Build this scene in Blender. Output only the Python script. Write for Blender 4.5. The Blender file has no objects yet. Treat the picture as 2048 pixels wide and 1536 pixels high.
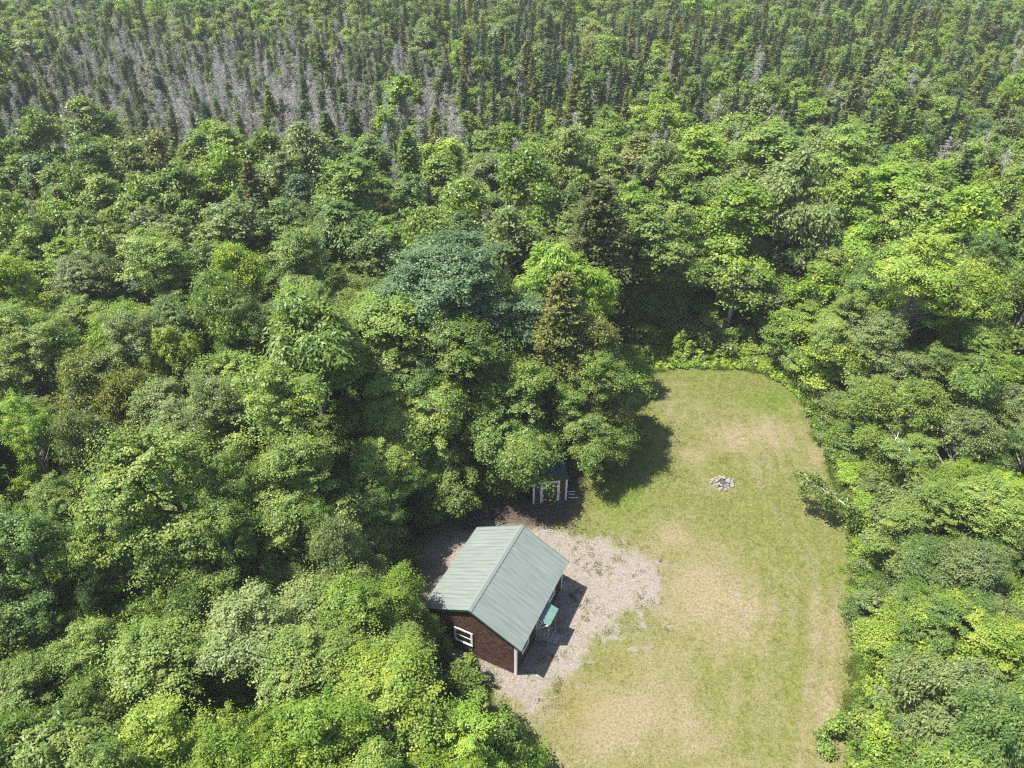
import bpy, math, random
import numpy as np
from mathutils import Vector, Matrix
R = math.radians
sc = bpy.context.scene
COL = sc.collection

# ------------------------------------------------------------------ camera, sky, sun, exposure
PITCH = R(36.607); CAM_H = 38.0; FPX = 1437.42           # focal length in px of the 2048 px wide photo
cam_d = bpy.data.cameras.new('camera'); cam = bpy.data.objects.new('camera', cam_d); COL.objects.link(cam)
cam.location = (0, 0, CAM_H); cam.rotation_euler = (math.pi/2 - PITCH, 0, 0)
cam_d.sensor_width = 36; cam_d.lens = 36*FPX/2048; cam_d.clip_start = .5; cam_d.clip_end = 4000
sc.camera = cam
SUN_EL = R(63.5); SUN_AZ = R(183)                        # azimuth counter-clockwise from +x
sun_dir = Vector((math.cos(SUN_AZ)*math.cos(SUN_EL), math.sin(SUN_AZ)*math.cos(SUN_EL), math.sin(SUN_EL)))
w = bpy.data.worlds.new('World'); sc.world = w; w.use_nodes = True
nt = w.node_tree; bg = nt.nodes['Background']; sky = nt.nodes.new('ShaderNodeTexSky')
sky.sky_type = 'NISHITA'; sky.sun_disc = False; sky.sun_elevation = SUN_EL
sky.sun_rotation = math.pi/2 - SUN_AZ
nt.links.new(sky.outputs[0], bg.inputs[0]); bg.inputs[1].default_value = .1
sl = bpy.data.lights.new('sun', 'SUN'); sl.energy = 5.0; sl.angle = R(.53); sl.color = (1, .945, .84)
so = bpy.data.objects.new('sun', sl); COL.objects.link(so)
so.rotation_euler = sun_dir.to_track_quat('Z', 'Y').to_euler(); so.location = (-40, 0, 80)
sc.view_settings.view_transform = 'Standard'; sc.view_settings.look = 'None'
sc.view_settings.exposure = 1.18; sc.view_settings.gamma = 1
sc.cycles.use_denoising = False; sc.cycles.filter_width = 1.2; sc.cycles.use_adaptive_sampling = False
sc.cycles.sample_clamp_indirect = 3
HAZE = .0003; DEBUG = False
sc.cycles.max_bounces = 6; sc.cycles.volume_bounces = 0; sc.cycles.diffuse_bounces = 3; sc.cycles.transmission_bounces = 3
sc.cycles.glossy_bounces = 2

# ------------------------------------------------------------------ helpers
rng = np.random.default_rng(11); random.seed(5)
cp_, sp_ = math.cos(PITCH), math.sin(PITCH)
def at(px, py, z=0.):
    """photo pixel -> point of the world at height z"""
    d = np.array([0, cp_, -sp_]) + (px-1024)/FPX*np.array([1, 0, 0]) - (py-768)/FPX*np.array([0, sp_, cp_])
    t = (z-CAM_H)/d[2]; return d*t + np.array([0, 0, CAM_H])
def topix(x, y, z=0.):
    x, y, z = np.asarray(x, float), np.asarray(y, float), np.asarray(z, float)-CAM_H
    dz = y*cp_ - z*sp_; u = y*sp_ + z*cp_
    return 1024 + FPX*x/dz, 768 - FPX*u/dz, dz
def vnoise(x, y, seed=0):
    x = np.asarray(x, float); y = np.asarray(y, float)
    xi, yi = np.floor(x).astype(int), np.floor(y).astype(int); fx, fy = x-xi, y-yi
    fx = fx*fx*(3-2*fx); fy = fy*fy*(3-2*fy)
    def h(a, b):
        n = (a*374761393 + b*668265263 + seed*974711) & 0x7fffffff
        n = ((n ^ (n >> 13))*1274126177) & 0x7fffffff
        return ((n ^ (n >> 16)) & 0xffff)/65535.
    return (h(xi, yi)*(1-fx)+h(xi+1, yi)*fx)*(1-fy) + (h(xi, yi+1)*(1-fx)+h(xi+1, yi+1)*fx)*fy
def fbm(x, y, seed=0, oct=4):
    s = 0; a = .5; t = 0
    for i in range(oct):
        s = s + a*vnoise(x*2**i, y*2**i, seed+i*17); t += a; a *= .5
    return s/t
def relief(x, y):
    return .25*(fbm(np.asarray(x)/9., np.asarray(y)/9., 3, 2)-.5)
def inside(poly, x, y):
    x = np.asarray(x, float); y = np.asarray(y, float); c = np.zeros(x.shape, bool); n = len(poly); j = n-1
    for i in range(n):
        xi, yi = poly[i]; xj, yj = poly[j]
        m = ((yi > y) != (yj > y)) & (x < (xj-xi)*(y-yi)/(yj-yi+1e-12)+xi); c ^= m; j = i
    return c
def edge_dist(poly, x, y):
    x = np.asarray(x, float); y = np.asarray(y, float); d = np.full(x.shape, 1e9); n = len(poly)
    for i in range(n):
        ax, ay = poly[i]; bx, by = poly[(i+1) % n]; vx, vy = bx-ax, by-ay
        t = np.clip(((x-ax)*vx+(y-ay)*vy)/(vx*vx+vy*vy), 0, 1)
        d = np.minimum(d, np.hypot(x-ax-t*vx, y-ay-t*vy))
    return np.where(inside(poly, x, y), d, -d)      # positive inside

def tag(o, label=None, cat=None, group=None, kind=None):
    if label: o['label'] = label
    if cat: o['category'] = cat
    if group: o['group'] = group
    if kind: o['kind'] = kind
    return o
def link(name, me, parent=None, mats=None):
    o = bpy.data.objects.new(name, me); COL.objects.link(o)
    if parent is not None: o.parent = parent
    return o
def empty(name, loc, rz=0):
    o = bpy.data.objects.new(name, None); COL.objects.link(o); o.location = loc; o.rotation_euler = (0, 0, rz)
    o.empty_display_size = .3; return o

class MB:
    """collects faces; build() links them as ONE mesh object"""
    def __init__(s): s.v = []; s.f = []; s.uv = []; s.m = []
    def face(s, pts, uv=None, m=0):
        b = len(s.v); s.v += [tuple(p) for p in pts]; s.f.append(tuple(range(b, b+len(pts))))
        s.uv.append(uv or [(0, 0)]*len(pts)); s.m.append(m)
    def box(s, a, b, M=None, m=0):
        x0, y0, z0 = a; x1, y1, z1 = b
        c = [Vector(p) for p in ((x0,y0,z0),(x1,y0,z0),(x1,y1,z0),(x0,y1,z0),(x0,y0,z1),(x1,y0,z1),(x1,y1,z1),(x0,y1,z1))]
        if M is not None: c = [M @ p for p in c]
        for f in ((0,3,2,1),(4,5,6,7),(0,1,5,4),(1,2,6,5),(2,3,7,6),(3,0,4,7)): s.face([c[i] for i in f], m=m)
    def bar(s, p, q, wd, ht, up=(0,0,1), m=0):
        p, q = Vector(p), Vector(q); d = (q-p); L = d.length; d.normalize(); u = Vector(up)
        sd = d.cross(u); 
        if sd.length < 1e-4: sd = d.cross(Vector((1,0,0)))
        sd.normalize(); u = sd.cross(d)
        M = Matrix((( d.x, sd.x, u.x, p.x),(d.y, sd.y, u.y, p.y),(d.z, sd.z, u.z, p.z),(0,0,0,1)))
        s.box((0,-wd/2,-ht/2),(L,wd/2,ht/2), M, m)
    def build(s, name, mat, parent=None, bevel=0):
        me = bpy.data.meshes.new(name); me.from_pydata(s.v, [], s.f)
        for mm in (mat if isinstance(mat, (list, tuple)) else [mat]): me.materials.append(mm)
        l = me.uv_layers.new(name='UVMap'); flat = [c for u in s.uv for p in u for c in p]
        l.data.foreach_set('uv', flat); me.polygons.foreach_set('material_index', s.m); me.update()
        o = link(name, me, parent)
        if bevel:
            wv = o.modifiers.new('weld', 'WELD'); wv.merge_threshold = .0005
            b = o.modifiers.new('bevel', 'BEVEL'); b.width = bevel; b.segments = 2; b.limit_method = 'ANGLE'
        return o

def quad_mesh(name, Q, mats, attrs=None, mi=None, smooth=None):
    """Q (n,4,3) array of quads -> mesh; attrs {name:(n,) per quad}"""
    n = len(Q); me = bpy.data.meshes.new(name)
    me.vertices.add(n*4); me.vertices.foreach_set('co', np.ascontiguousarray(Q, dtype=np.float32).ravel())
    me.loops.add(n*4); me.loops.foreach_set('vertex_index', np.arange(n*4, dtype=np.int32))
    me.polygons.add(n); me.polygons.foreach_set('loop_start', np.arange(n, dtype=np.int32)*4)
    for m in mats: me.materials.append(m)
    if mi is not None: me.polygons.foreach_set('material_index', np.asarray(mi, dtype=np.int32))
    for k, v in (attrs or {}).items():
        a = me.attributes.new(k, 'FLOAT', 'FACE'); a.data.foreach_set('value', np.asarray(v, dtype=np.float32))
    me.update(calc_edges=True)
    return me
def unit(v): return v/(np.linalg.norm(v, axis=-1, keepdims=True)+1e-9)

# ------------------------------------------------------------------ materials
def mat(name, col=(.5,.5,.5), rough=.7, spec=.3, metal=0):
    m = bpy.data.materials.new(name); m.use_nodes = True; b = m.node_tree.nodes['Principled BSDF']
    b.inputs['Base Color'].default_value = (*col, 1); b.inputs['Roughness'].default_value = rough
    b.inputs['Specular IOR Level'].default_value = spec; b.inputs['Metallic'].default_value = metal
    return m, m.node_tree, b
def node(nt, t, **kw):
    n = nt.nodes.new(t)
    for k, v in kw.items(): setattr(n, k, v)
    return n
def noise_col(nt, vec, scale, c0, c1, lo=.35, hi=.65, detail=4):
    n = node(nt, 'ShaderNodeTexNoise'); n.inputs['Scale'].default_value = scale; n.inputs['Detail'].default_value = detail
    if vec is not None: nt.links.new(vec, n.inputs['Vector'])
    r = node(nt, 'ShaderNodeValToRGB'); r.color_ramp.elements[0].position = lo; r.color_ramp.elements[1].position = hi
    r.color_ramp.elements[0].color = (*c0, 1); r.color_ramp.elements[1].color = (*c1, 1)
    nt.links.new(n.outputs[0], r.inputs[0]); return r.outputs[0]
def mix(nt, f, a, b, mode='MIX'):
    m = node(nt, 'ShaderNodeMix', data_type='RGBA', blend_type=mode)
    for v, i in ((f, 0), (a, 6), (b, 7)):
        if isinstance(v, (int, float)): m.inputs[i].default_value = v
        elif isinstance(v, tuple): m.inputs[i].default_value = (*v, 1)
        else: nt.links.new(v, m.inputs[i])
    return m.outputs[2]
def math_(nt, op, a, b=None, clamp=False):
    m = node(nt, 'ShaderNodeMath', operation=op, use_clamp=clamp)
    for v, i in ((a, 0), (b, 1)):
        if v is None: continue
        if isinstance(v, (int, float)): m.inputs[i].default_value = v
        else: nt.links.new(v, m.inputs[i])
    return m.outputs[0]
def attr(nt, name):
    a = node(nt, 'ShaderNodeAttribute', attribute_name=name); return a.outputs['Fac']
def bump(nt, b, h, strength=.5, dist=.02):
    n = node(nt, 'ShaderNodeBump'); n.inputs['Strength'].default_value = strength; n.inputs['Distance'].default_value = dist
    nt.links.new(h, n.inputs['Height']); nt.links.new(n.outputs[0], b.inputs['Normal'])
def noise(nt, vec, scale, detail=3):
    n = node(nt, 'ShaderNodeTexNoise'); n.inputs['Scale'].default_value = scale; n.inputs['Detail'].default_value = detail
    if vec is not None: nt.links.new(vec, n.inputs['Vector'])
    return n.outputs[0]
def pos(nt): return node(nt, 'ShaderNodeNewGeometry').outputs['Position']

def leaf_mat(name, rough, trans, inst=False):
    m, nt, b = mat(name, rough=rough, spec=.24)
    oi = node(nt, 'ShaderNodeObjectInfo'); t = attr(nt, 'tint'); csrc = oi.outputs['Color']
    if inst: csrc = node(nt, 'ShaderNodeAttribute', attribute_name='leafcol', attribute_type='INSTANCER').outputs['Color']
    hs = node(nt, 'ShaderNodeHueSaturation'); nt.links.new(csrc, hs.inputs['Color'])
    hue = math_(nt, 'ADD', math_(nt, 'MULTIPLY', math_(nt, 'SUBTRACT', .5, t), .075), .5)
    val = math_(nt, 'ADD', math_(nt, 'MULTIPLY', t, .6), .72)
    val = math_(nt, 'MULTIPLY', val, math_(nt, 'ADD', math_(nt, 'MULTIPLY', oi.outputs['Random'], .3), .85))
    nt.links.new(hue, hs.inputs['Hue']); nt.links.new(val, hs.inputs['Value'])
    nt.links.new(hs.outputs[0], b.inputs['Base Color'])
    tr = node(nt, 'ShaderNodeBsdfTranslucent'); ms = node(nt, 'ShaderNodeAddShader')
    tc = mix(nt, 1., hs.outputs[0], (1.15*trans, 1.15*trans, .4*trans), 'MULTIPLY'); nt.links.new(tc, tr.inputs[0])
    nt.links.new(b.outputs[0], ms.inputs[0]); nt.links.new(tr.outputs[0], ms.inputs[1])
    nt.links.new(ms.outputs[0], nt.nodes['Material Output'].inputs[0]); return m
LEAF = leaf_mat('leaf', .45, .7)
NEEDLE = leaf_mat('needle', .6, .4)
LEAF_I = leaf_mat('leaf_of_far_wood', .45, .7, True); NEEDLE_I = leaf_mat('needle_of_far_wood', .6, .4, True)
def bark_mat(name, c0, c1):
    m, nt, b = mat(name, rough=.85, spec=.15)
    tcn = node(nt, 'ShaderNodeTexCoord').outputs['Object']
    nt.links.new(noise_col(nt, tcn, 3.5, c0, c1), b.inputs['Base Color']); return m
BARK = bark_mat('bark', (.10,.085,.07), (.24,.22,.19))
PALE = bark_mat('pale_bark', (.35,.33,.29), (.62,.60,.55))
DEADW = bark_mat('dead_wood', (.28,.265,.245), (.54,.52,.49))

# ------------------------------------------------------------------ tree geometry
def tube(pts, rad, sides=5):
    pts = [np.array(p, float) for p in pts]; rings = []
    for i, p in enumerate(pts):
        d = unit(pts[min(i+1, len(pts)-1)]-pts[max(i-1, 0)])
        a = np.array([1, 0, 0]) if abs(d[0]) < .8 else np.array([0, 1, 0])
        s = unit(np.cross(d, a)); t = np.cross(d, s)
        th = np.arange(sides)*2*math.pi/sides
        rings.append(p + rad[i]*(np.cos(th)[:, None]*s + np.sin(th)[:, None]*t))
    Q = []
    for i in range(len(rings)-1):
        for k in range(sides):
            k2 = (k+1) % sides; Q.append((rings[i][k], rings[i][k2], rings[i+1][k2], rings[i+1][k]))
    return Q
def leaves(P, Nrm, size, g, aspect=1.25, axis=None, fold=.0):
    """kite-shaped leaves at points P with normals Nrm"""
    n = len(P); Nrm = unit(Nrm)
    a = unit(np.cross(Nrm, g.normal(size=(n, 3)))) if axis is None else unit(axis - Nrm*(axis*Nrm).sum(1, keepdims=True))
    b = np.cross(Nrm, a); s = (size*g.uniform(.65, 1.3, n))[:, None]
    L = s*aspect; W = s*.5
    return np.stack([P-a*L*.45, P+b*W-a*L*.05, P+a*L*.55, P-b*W-a*L*.05], 1)
def profile(kind, t):
    if kind == 'maple': return np.where(t > .14, np.clip(1-((t-.14)/.9)**2, 0, 1)**.72, .88+.12*t/.14)
    if kind == 'tall': return np.where(t > .12, np.clip(1-((t-.12)/.92)**2, 0, 1)**.75, .9+.1*t/.12)
    return np.sqrt(np.clip(1-((t-.45)/.57)**2, 0, 1))
def broadleaf(seed, h=14., r=4., base=.2, nlobe=14, nclump=420, nleaf=80, size=.17, clump=(.45,.8), flat=.5, prof='maple', droop=0, aspect=1.25, rand=.55, wood=True, limbr=1.):
    g = np.random.default_rng(seed); hc = h*(1-base); lobes = [np.array([0, 0, h-r*.30, r*.30]), np.array([r*.1, 0, h-r*.75, r*.42])]
    az = g.uniform(0, 6.28, 3); am = g.uniform(.14, .32, 3)
    def rag(ang, t): return 1 + am[0]*math.sin(ang+az[0]+2.2*t) + am[1]*math.sin(2*ang+az[1]-3*t) + am[2]*math.sin(3*ang+az[2]+5*t)
    for i in range(nlobe-2):
        t = .03 + .86*((i*.618+.21) % 1); ang = i*2.39996 + g.normal()*.5; Rm = r*float(profile(prof, np.array(t)))*rag(ang, t)*g.uniform(.82, 1.12)
        lr = r*g.choice([.13, .19, .25, .33]); d = max(.1*r, Rm-lr*g.uniform(.4, 1.1)); lobes.append(np.array([d*math.cos(ang), d*math.sin(ang), h*base+hc*t+.05*h*g.normal()*(t < .8), lr]))
    L = np.array(lobes); vs = g.uniform(.55, 1.25, len(L)); wts = L[:, 3]**1.7; wts /= wts.sum(); li = g.choice(len(L), nclump*2, p=wts)
    out = unit(np.stack([L[li, 0], L[li, 1], L[li, 2]*0+.3*r], 1)+1e-6); D = unit(g.normal(size=(nclump*2, 3)) + np.array([0, 0, .3]) + out*.7)
    far_ = g.uniform(.6, 1.1, nclump*2) + (g.uniform(0, 1, nclump*2) < .16)*g.uniform(.15, .4, nclump*2)
    C = L[li, :3] + D*(L[li, 3]*far_)[:, None]*np.stack([0*li+1, 0*li+1, vs[li]], 1) + g.normal(size=(nclump*2, 3))*.035*r
    dd = np.min(np.stack([np.linalg.norm((C-l[:3])/(l[3]*np.array([1, 1, .7])), axis=1) for l in L], 1), 1)
    C = C[(dd > .62)][:nclump]; D = D[dd > .62][:nclump]
    C = C[C[:, 2] > h*base*.7]; n = len(C); D = D[:n]
    cr = g.uniform(clump[0], clump[1], n)*g.choice([.55, .8, 1, 1.3], n)
    ci = np.repeat(np.arange(n), nleaf); m = len(ci)
    U = unit(g.normal(size=(m, 3)) + np.array([0, 0, .45])); rad = cr[ci]*g.uniform(.05, 1.15, m)**.75
    off = U*rad[:, None]*np.array([1, 1, flat]); sd = unit(np.stack([C[:, 0], C[:, 1], .25*r+0*C[:, 0]], 1)+.5*g.normal(size=(n, 3)))[ci]
    off = off*.85 + sd*((off*sd).sum(1, keepdims=True)*g.uniform(.3, 1.1, n)[ci][:, None]); off[:, 2] -= (droop*np.hypot(off[:, 0], off[:, 1])**1.3)
    P = C[ci] + off
    ow = C/np.array([r, r, 1.]); ow[:, 2] = (C[:, 2]-h*.45)/(h*.6); ow = unit(ow)[ci]
    Nn = unit(U*.55 + ow*.45 + np.array([0, 0, .5]) + rand*g.normal(size=(m, 3)))
    ax = None
    if droop: ax = unit(U*np.array([1, 1, .2]) + np.array([0, 0, -.9]) + .35*g.normal(size=(m, 3)))
    Q = leaves(P, Nn, size, g, aspect, ax); tint = np.clip(g.normal(.5, .2, n)[ci]*.82 + .18*g.uniform(0, 1, m), 0, 1)
    W = []
    if wood:
        tr = .016*h*limbr; lean = g.normal(size=2)*.15
        tp = [(lean[0]*k*k, lean[1]*k*k, h*.88*k) for k in np.linspace(0, 1, 7)]
        W += tube([(0, 0, -.3)]+tp[1:], [tr*1.3*(1-.85*k)+.02 for k in np.linspace(0, 1, 7)], 6)
        for l in L[1:]:
            z0 = max(h*base*.8, l[2]-.55*math.hypot(l[0], l[1])-g.uniform(0, .8)); k = z0/(h*.88)
            p0 = np.array([lean[0]*k*k, lean[1]*k*k, z0]); p1 = l[:3]; mid = (p0+p1)/2 + np.array([0, 0, -.1*l[3]])
            W += tube([p0, mid, p1, p1+(p1-p0)*.25], [tr*.45, tr*.33, tr*.2, .012], 4)
            near = C[np.argsort(np.linalg.norm(C-p1, axis=1))[:9]]
            for c in near[::2 if nleaf < 60 else 1]:
                W += tube([p1*.85+mid*.15, (p1+c)/2+g.normal(size=3)*.08, c], [tr*.13, tr*.09, .008], 3)
    return Q, tint, np.array(W)
def conifer(seed, h=12., r=2., base=.08, whorls=26, nb=9, droop=.25, size=.2, per=9, power=.85, dens=1.):
    g = np.random.default_rng(seed); P = []; A = []; N = []; W = tube([(0,0,-.3),(0,0,h*.5),(0,0,h)], [.012*h+.02, .008*h, .01], 5)
    for i in range(whorls):
        t = (i+.5)/whorls; z = h*(base+(1-base)*t); Rr = r*(1-t)**power*g.uniform(.8, 1.15)+.08
        for b in range(nb):
            a = g.uniform(0, 2*math.pi); L = Rr*g.uniform(.6, 1.15); e = np.array([math.cos(a), math.sin(a), -droop+.5*t])
            k = max(2, int(per*dens*(.35+L/r)))
            s = g.uniform(.1, 1, k); p = np.array([0, 0, z]) + s[:, None]*L*e + np.stack([0*s, 0*s, .12*L*s*s], 1)
            p += g.normal(size=(k, 3))*np.array([.14, .14, .06])*(L*.5+.2)
            P.append(p); A.append(np.repeat(e[None], k, 0)+.5*g.normal(size=(k, 3))); N.append(np.array([0, 0, 1.])+.45*g.normal(size=(k, 3)))
            if b % 3 == 0: W += tube([(0, 0, z), np.array([0, 0, z])+L*.8*e], [.02+.002*h, .008], 3)
    P = np.vstack(P); Q = leaves(P, np.vstack(N), size, g, 1.9, np.vstack(A)); m = len(Q)
    return Q, np.clip(g.normal(.5, .22, m), 0, 1), np.array(W)
def dead_conifer(seed, h=11., r=1.6, nb=70, needles=0, size=.16):
    g = np.random.default_rng(seed); lean = g.normal(size=2)*1.0; top = np.array([lean[0], lean[1], h])
    W = tube([(0, 0, -.3), top*.5+np.array([0, 0, 0]), top], [.13, .085, .02], 5); P = []
    for i in range(nb):
        t = g.uniform(.18, .98); p0 = top*t; a = g.uniform(0, 2*math.pi); L = r*(1.05-t)**.6*g.uniform(.4, 1.1)
        e = np.array([math.cos(a), math.sin(a), g.uniform(-.35, .7)]); p1 = p0+L*e; W += tube([p0, p1], [.028, .008], 3)
        for k in range(4):
            s = g.uniform(.3, 1); q = p0+(p1-p0)*s; W += tube([q, q+g.normal(size=3)*np.array([.35, .35, .22])], [.014, .005], 3)
            if needles: P.append(q+g.normal(size=(needles, 3))*.16)
    if not P: return np.zeros((0, 4, 3)), np.zeros(0), np.array(W)
    P = np.vstack(P); Q = leaves(P, g.normal(size=P.shape)+[0, 0, 1], size, g, 1.6); return Q, g.uniform(0, 1, len(Q)), np.array(W)

KIND = {}      # key -> dict(crown=mesh, trunk=mesh, joint=mesh, h, r)
def add_kind(key, data, h, r, leafm, woodm, joint):
    Q, T, W = data; d = dict(h=h, r=r)
    if joint:
        A = np.concatenate([Q, W]) if len(W) else Q
        d['joint'] = quad_mesh(key, A, [leafm, woodm], {'tint': np.concatenate([T, np.full(len(W), .5)])}, np.concatenate([np.zeros(len(Q)), np.ones(len(W))]))
    else:
        if len(Q): d['crown'] = quad_mesh(key+'_crown', Q, [leafm], {'tint': T})
        d['trunk'] = quad_mesh(key+'_trunk', W, [woodm])
    KIND[key] = d
for i in range(4):
    add_kind(f'maple_hi{i}', broadleaf(20+i, 14, 4, .04, 60, 900, 165, .10, (.36, .78), .5, rand=.4), 14, 4, LEAF, BARK, False)
    add_kind(f'bush_hi{i}', broadleaf(140+i, 5, 2.2, .01, 22, 480, 60, .12, (.26, .5), .65, 'maple', rand=.5, limbr=.7), 5, 2.2, LEAF, BARK, False)
    add_kind(f'maple_mid{i}', broadleaf(30+i, 13, 3.4, .05, 44, 480, 100, .155, (.38, .8), .5, rand=.4), 13, 3.4, LEAF, BARK, False)
    add_kind(f'maple_lo{i}', broadleaf(40+i, 12, 2.7, .05, 34, 300, 68, .19, (.38, .75), .6, 'tall', rand=.4, limbr=.7), 12, 2.7, LEAF, BARK, True)
for i in range(2): add_kind(f'maple_hi{4+i}', broadleaf(150+i, 16, 4.6, .15, 96, 1500, 165, .105, (.36, .8), .5, rand=.4), 16, 4.6, LEAF, BARK, False)
add_kind('maple_hi6', broadleaf(160, 9, 4, .38, 50, 900, 150, .105, (.36, .75), .5, rand=.4), 9, 4, LEAF, BARK, False)
for i in range(2):
    add_kind(f'ash_hi{i}', broadleaf(50+i, 14, 4, .04, 56, 1400, 84, .10, (.36, .68), .7, 'tall', .45, 2.6, .4), 14, 4, LEAF, BARK, False)
    add_kind(f'ash_mid{i}', broadleaf(60+i, 13, 3.2, .05, 40, 760, 54, .15, (.5, .8), .7, 'tall', .35, 2.2, .45), 13, 3.2, LEAF, BARK, False)
    add_kind(f'ash_lo{i}', broadleaf(70+i, 12, 2.6, .06, 30, 420, 42, .17, (.5, .8), .8, 'tall', .2, 2, limbr=.7), 12, 2.6, LEAF, BARK, True)
    add_kind(f'birch_hi{i}', broadleaf(80+i, 10, 3, .03, 30, 1100, 76, .09, (.35, .6), .75, 'tall', .15, 1.4, .9, limbr=.8), 10, 3, LEAF, PALE, False)
    add_kind(f'birch_mid{i}', broadleaf(90+i, 10, 2.6, .05, 24, 560, 50, .14, (.4, .6), .75, 'tall', .1, 1.4, .9, limbr=.7), 10, 2.6, LEAF, PALE, False)
    add_kind(f'birch_lo{i}', broadleaf(95+i, 9, 2.2, .08, 16, 380, 44, .16, (.4, .65), .75, 'tall', .1, 1.4, .9, limbr=.7), 9, 2.2, LEAF, PALE, True)
    add_kind(f'cedar_hi{i}', conifer(100+i, 15, 3.4, .04, 60, 20, .18, .14, 44, .5), 15, 3.4, NEEDLE, BARK, False)
    add_kind(f'cedar_mid{i}', conifer(104+i, 13, 2.3, .05, 44, 16, .15, .2, 20, .55), 13, 2.3, NEEDLE, BARK, False)
    add_kind(f'cedar_lo{i}', conifer(108+i, 12, 2., .05, 36, 14, .15, .2, 20, .6), 12, 2., NEEDLE, BARK, True)
    add_kind(f'spruce_lo{i}', conifer(112+i, 11, 1.5, .04, 32, 12, .3, .19, 20, .9), 11, 1.5, NEEDLE, BARK, True)
    add_kind(f'spruce_mid{i}', conifer(116+i, 11, 1.6, .04, 30, 10, .3, .24, 12, .9), 11, 1.6, NEEDLE, BARK, False)
    add_kind(f'shrub_hi{i}', broadleaf(120+i, 3, 1.5, .02, 9, 130, 60, .13, (.25, .45), .6, 'round', limbr=.6), 3, 1.5, LEAF, BARK, False)
for i in range(3):
    add_kind(f'dead_bare{i}', dead_conifer(130+i, 11, 2.3, 150), 11, 1.7, NEEDLE, DEADW, True)
    add_kind(f'dead_mossy{i}', dead_conifer(135+i, 11, 1.4, 100, 9, .15), 11, 1.4, NEEDLE, DEADW, True)

# leaf colours (linear base colour)
PAL = {'yellow-green': (.152,.208,.030), 'bright green': (.124,.190,.024), 'light green': (.122,.172,.036), 'mid green': (.094,.144,.027),
       'deep green': (.070,.114,.027), 'grey-green': (.112,.148,.050), 'bluish green': (.066,.108,.048), 'olive': (.120,.132,.035),
       'rusty olive': (.112,.132,.022), 'grey-brown': (.175,.168,.125), 'spruce green': (.060,.096,.040), 'dark olive': (.086,.102,.030)}

# ------------------------------------------------------------------ the clearing
CLEAR_PX = [(1290,738),(1400,736),(1510,738),(1565,768),(1612,800),(1632,870),(1670,945),(1684,1010),(1698,1100),(1710,1180),(1712,1290),(1702,1400),(1694,1536),(1700,1700),
            (1010,1900),(1070,1600),(1062,1500),(1010,1420),(930,1350),(850,1300),(780,1240),(780,1170),(830,1090),(880,1045),(980,1000),(1060,960),(1150,940),(1190,880),(1215,820),(1245,765)]
CLEAR = [tuple(at(*p)[:2]) for p in CLEAR_PX]
def soften(P, n=2):
    for _ in range(n):
        Q = []
        for i in range(len(P)):
            a, b = P[i], P[(i+1) % len(P)]; Q += [(a[0]*.75+b[0]*.25, a[1]*.75+b[1]*.25), (a[0]*.25+b[0]*.75, a[1]*.25+b[1]*.75)]
        P = Q
    return P
CLEAR = soften(CLEAR, 2)
GRAVEL = [tuple(at(*p)[:2]) for p in [(780,1220),(815,1120),(870,1060),(960,1030),(1080,1050),(1150,1058),(1230,1065),(1300,1100),(1338,1150),(1312,1215),(1235,1275),(1170,1320),(1135,1370),(1112,1425),(1060,1450),(1000,1405),(930,1350),(850,1310)]]
RUT = [tuple(at(*p)[:2]) for p in [(1540,825),(1552,870),(1558,905),(1518,925),(1513,955),(1530,990),(1558,1030),(1580,1075),(1615,1115),(1634,1160),(1634,1215),(1630,1260),(1634,1320),(1612,1380),(1604,1440),(1602,1540),(1600,1640)]]
def line_dist(pl, x, y):
    d = np.full(np.shape(x), 1e9)
    for (ax, ay), (bx, by) in zip(pl[:-1], pl[1:]):
        vx, vy = bx-ax, by-ay; t = np.clip(((x-ax)*vx+(y-ay)*vy)/(vx*vx+vy*vy), 0, 1)
        d = np.minimum(d, np.hypot(x-ax-t*vx, y-ay-t*vy))
    return d
# ground sheet (forest floor) to the horizon
def grid_obj(name, xs, ys, zf, material, keep=None, attrs=None):
    X, Y = np.meshgrid(xs, ys); Z = zf(X, Y); n, m = X.shape
    V = np.stack([X, Y, Z], -1).reshape(-1, 3); idx = np.arange(n*m).reshape(n, m)
    F = np.stack([idx[:-1,:-1], idx[:-1,1:], idx[1:,1:], idx[1:,:-1]], -1).reshape(-1, 4)
    if keep is not None:
        k = keep(X, Y); kf = (k[:-1,:-1] & k[:-1,1:] & k[1:,1:] & k[1:,:-1]).ravel(); F = F[kf]
        used = np.unique(F); mp = np.zeros(len(V), int); mp[used] = np.arange(len(used)); V = V[used]; F = mp[F]
    me = bpy.data.meshes.new(name); me.vertices.add(len(V)); me.vertices.foreach_set('co', V.astype(np.float32).ravel())
    me.loops.add(F.size); me.loops.foreach_set('vertex_index', F.astype(np.int32).ravel())
    me.polygons.add(len(F)); me.polygons.foreach_set('loop_start', np.arange(len(F), dtype=np.int32)*4)
    me.polygons.foreach_set('use_smooth', np.ones(len(F), bool)); me.materials.append(material)
    for k, f in (attrs or {}).items():
        a = me.attributes.new(k, 'FLOAT', 'POINT'); a.data.foreach_set('value', f(V[:, 0], V[:, 1]).astype(np.float32))
    me.update(calc_edges=True); return link(name, me)

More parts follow.
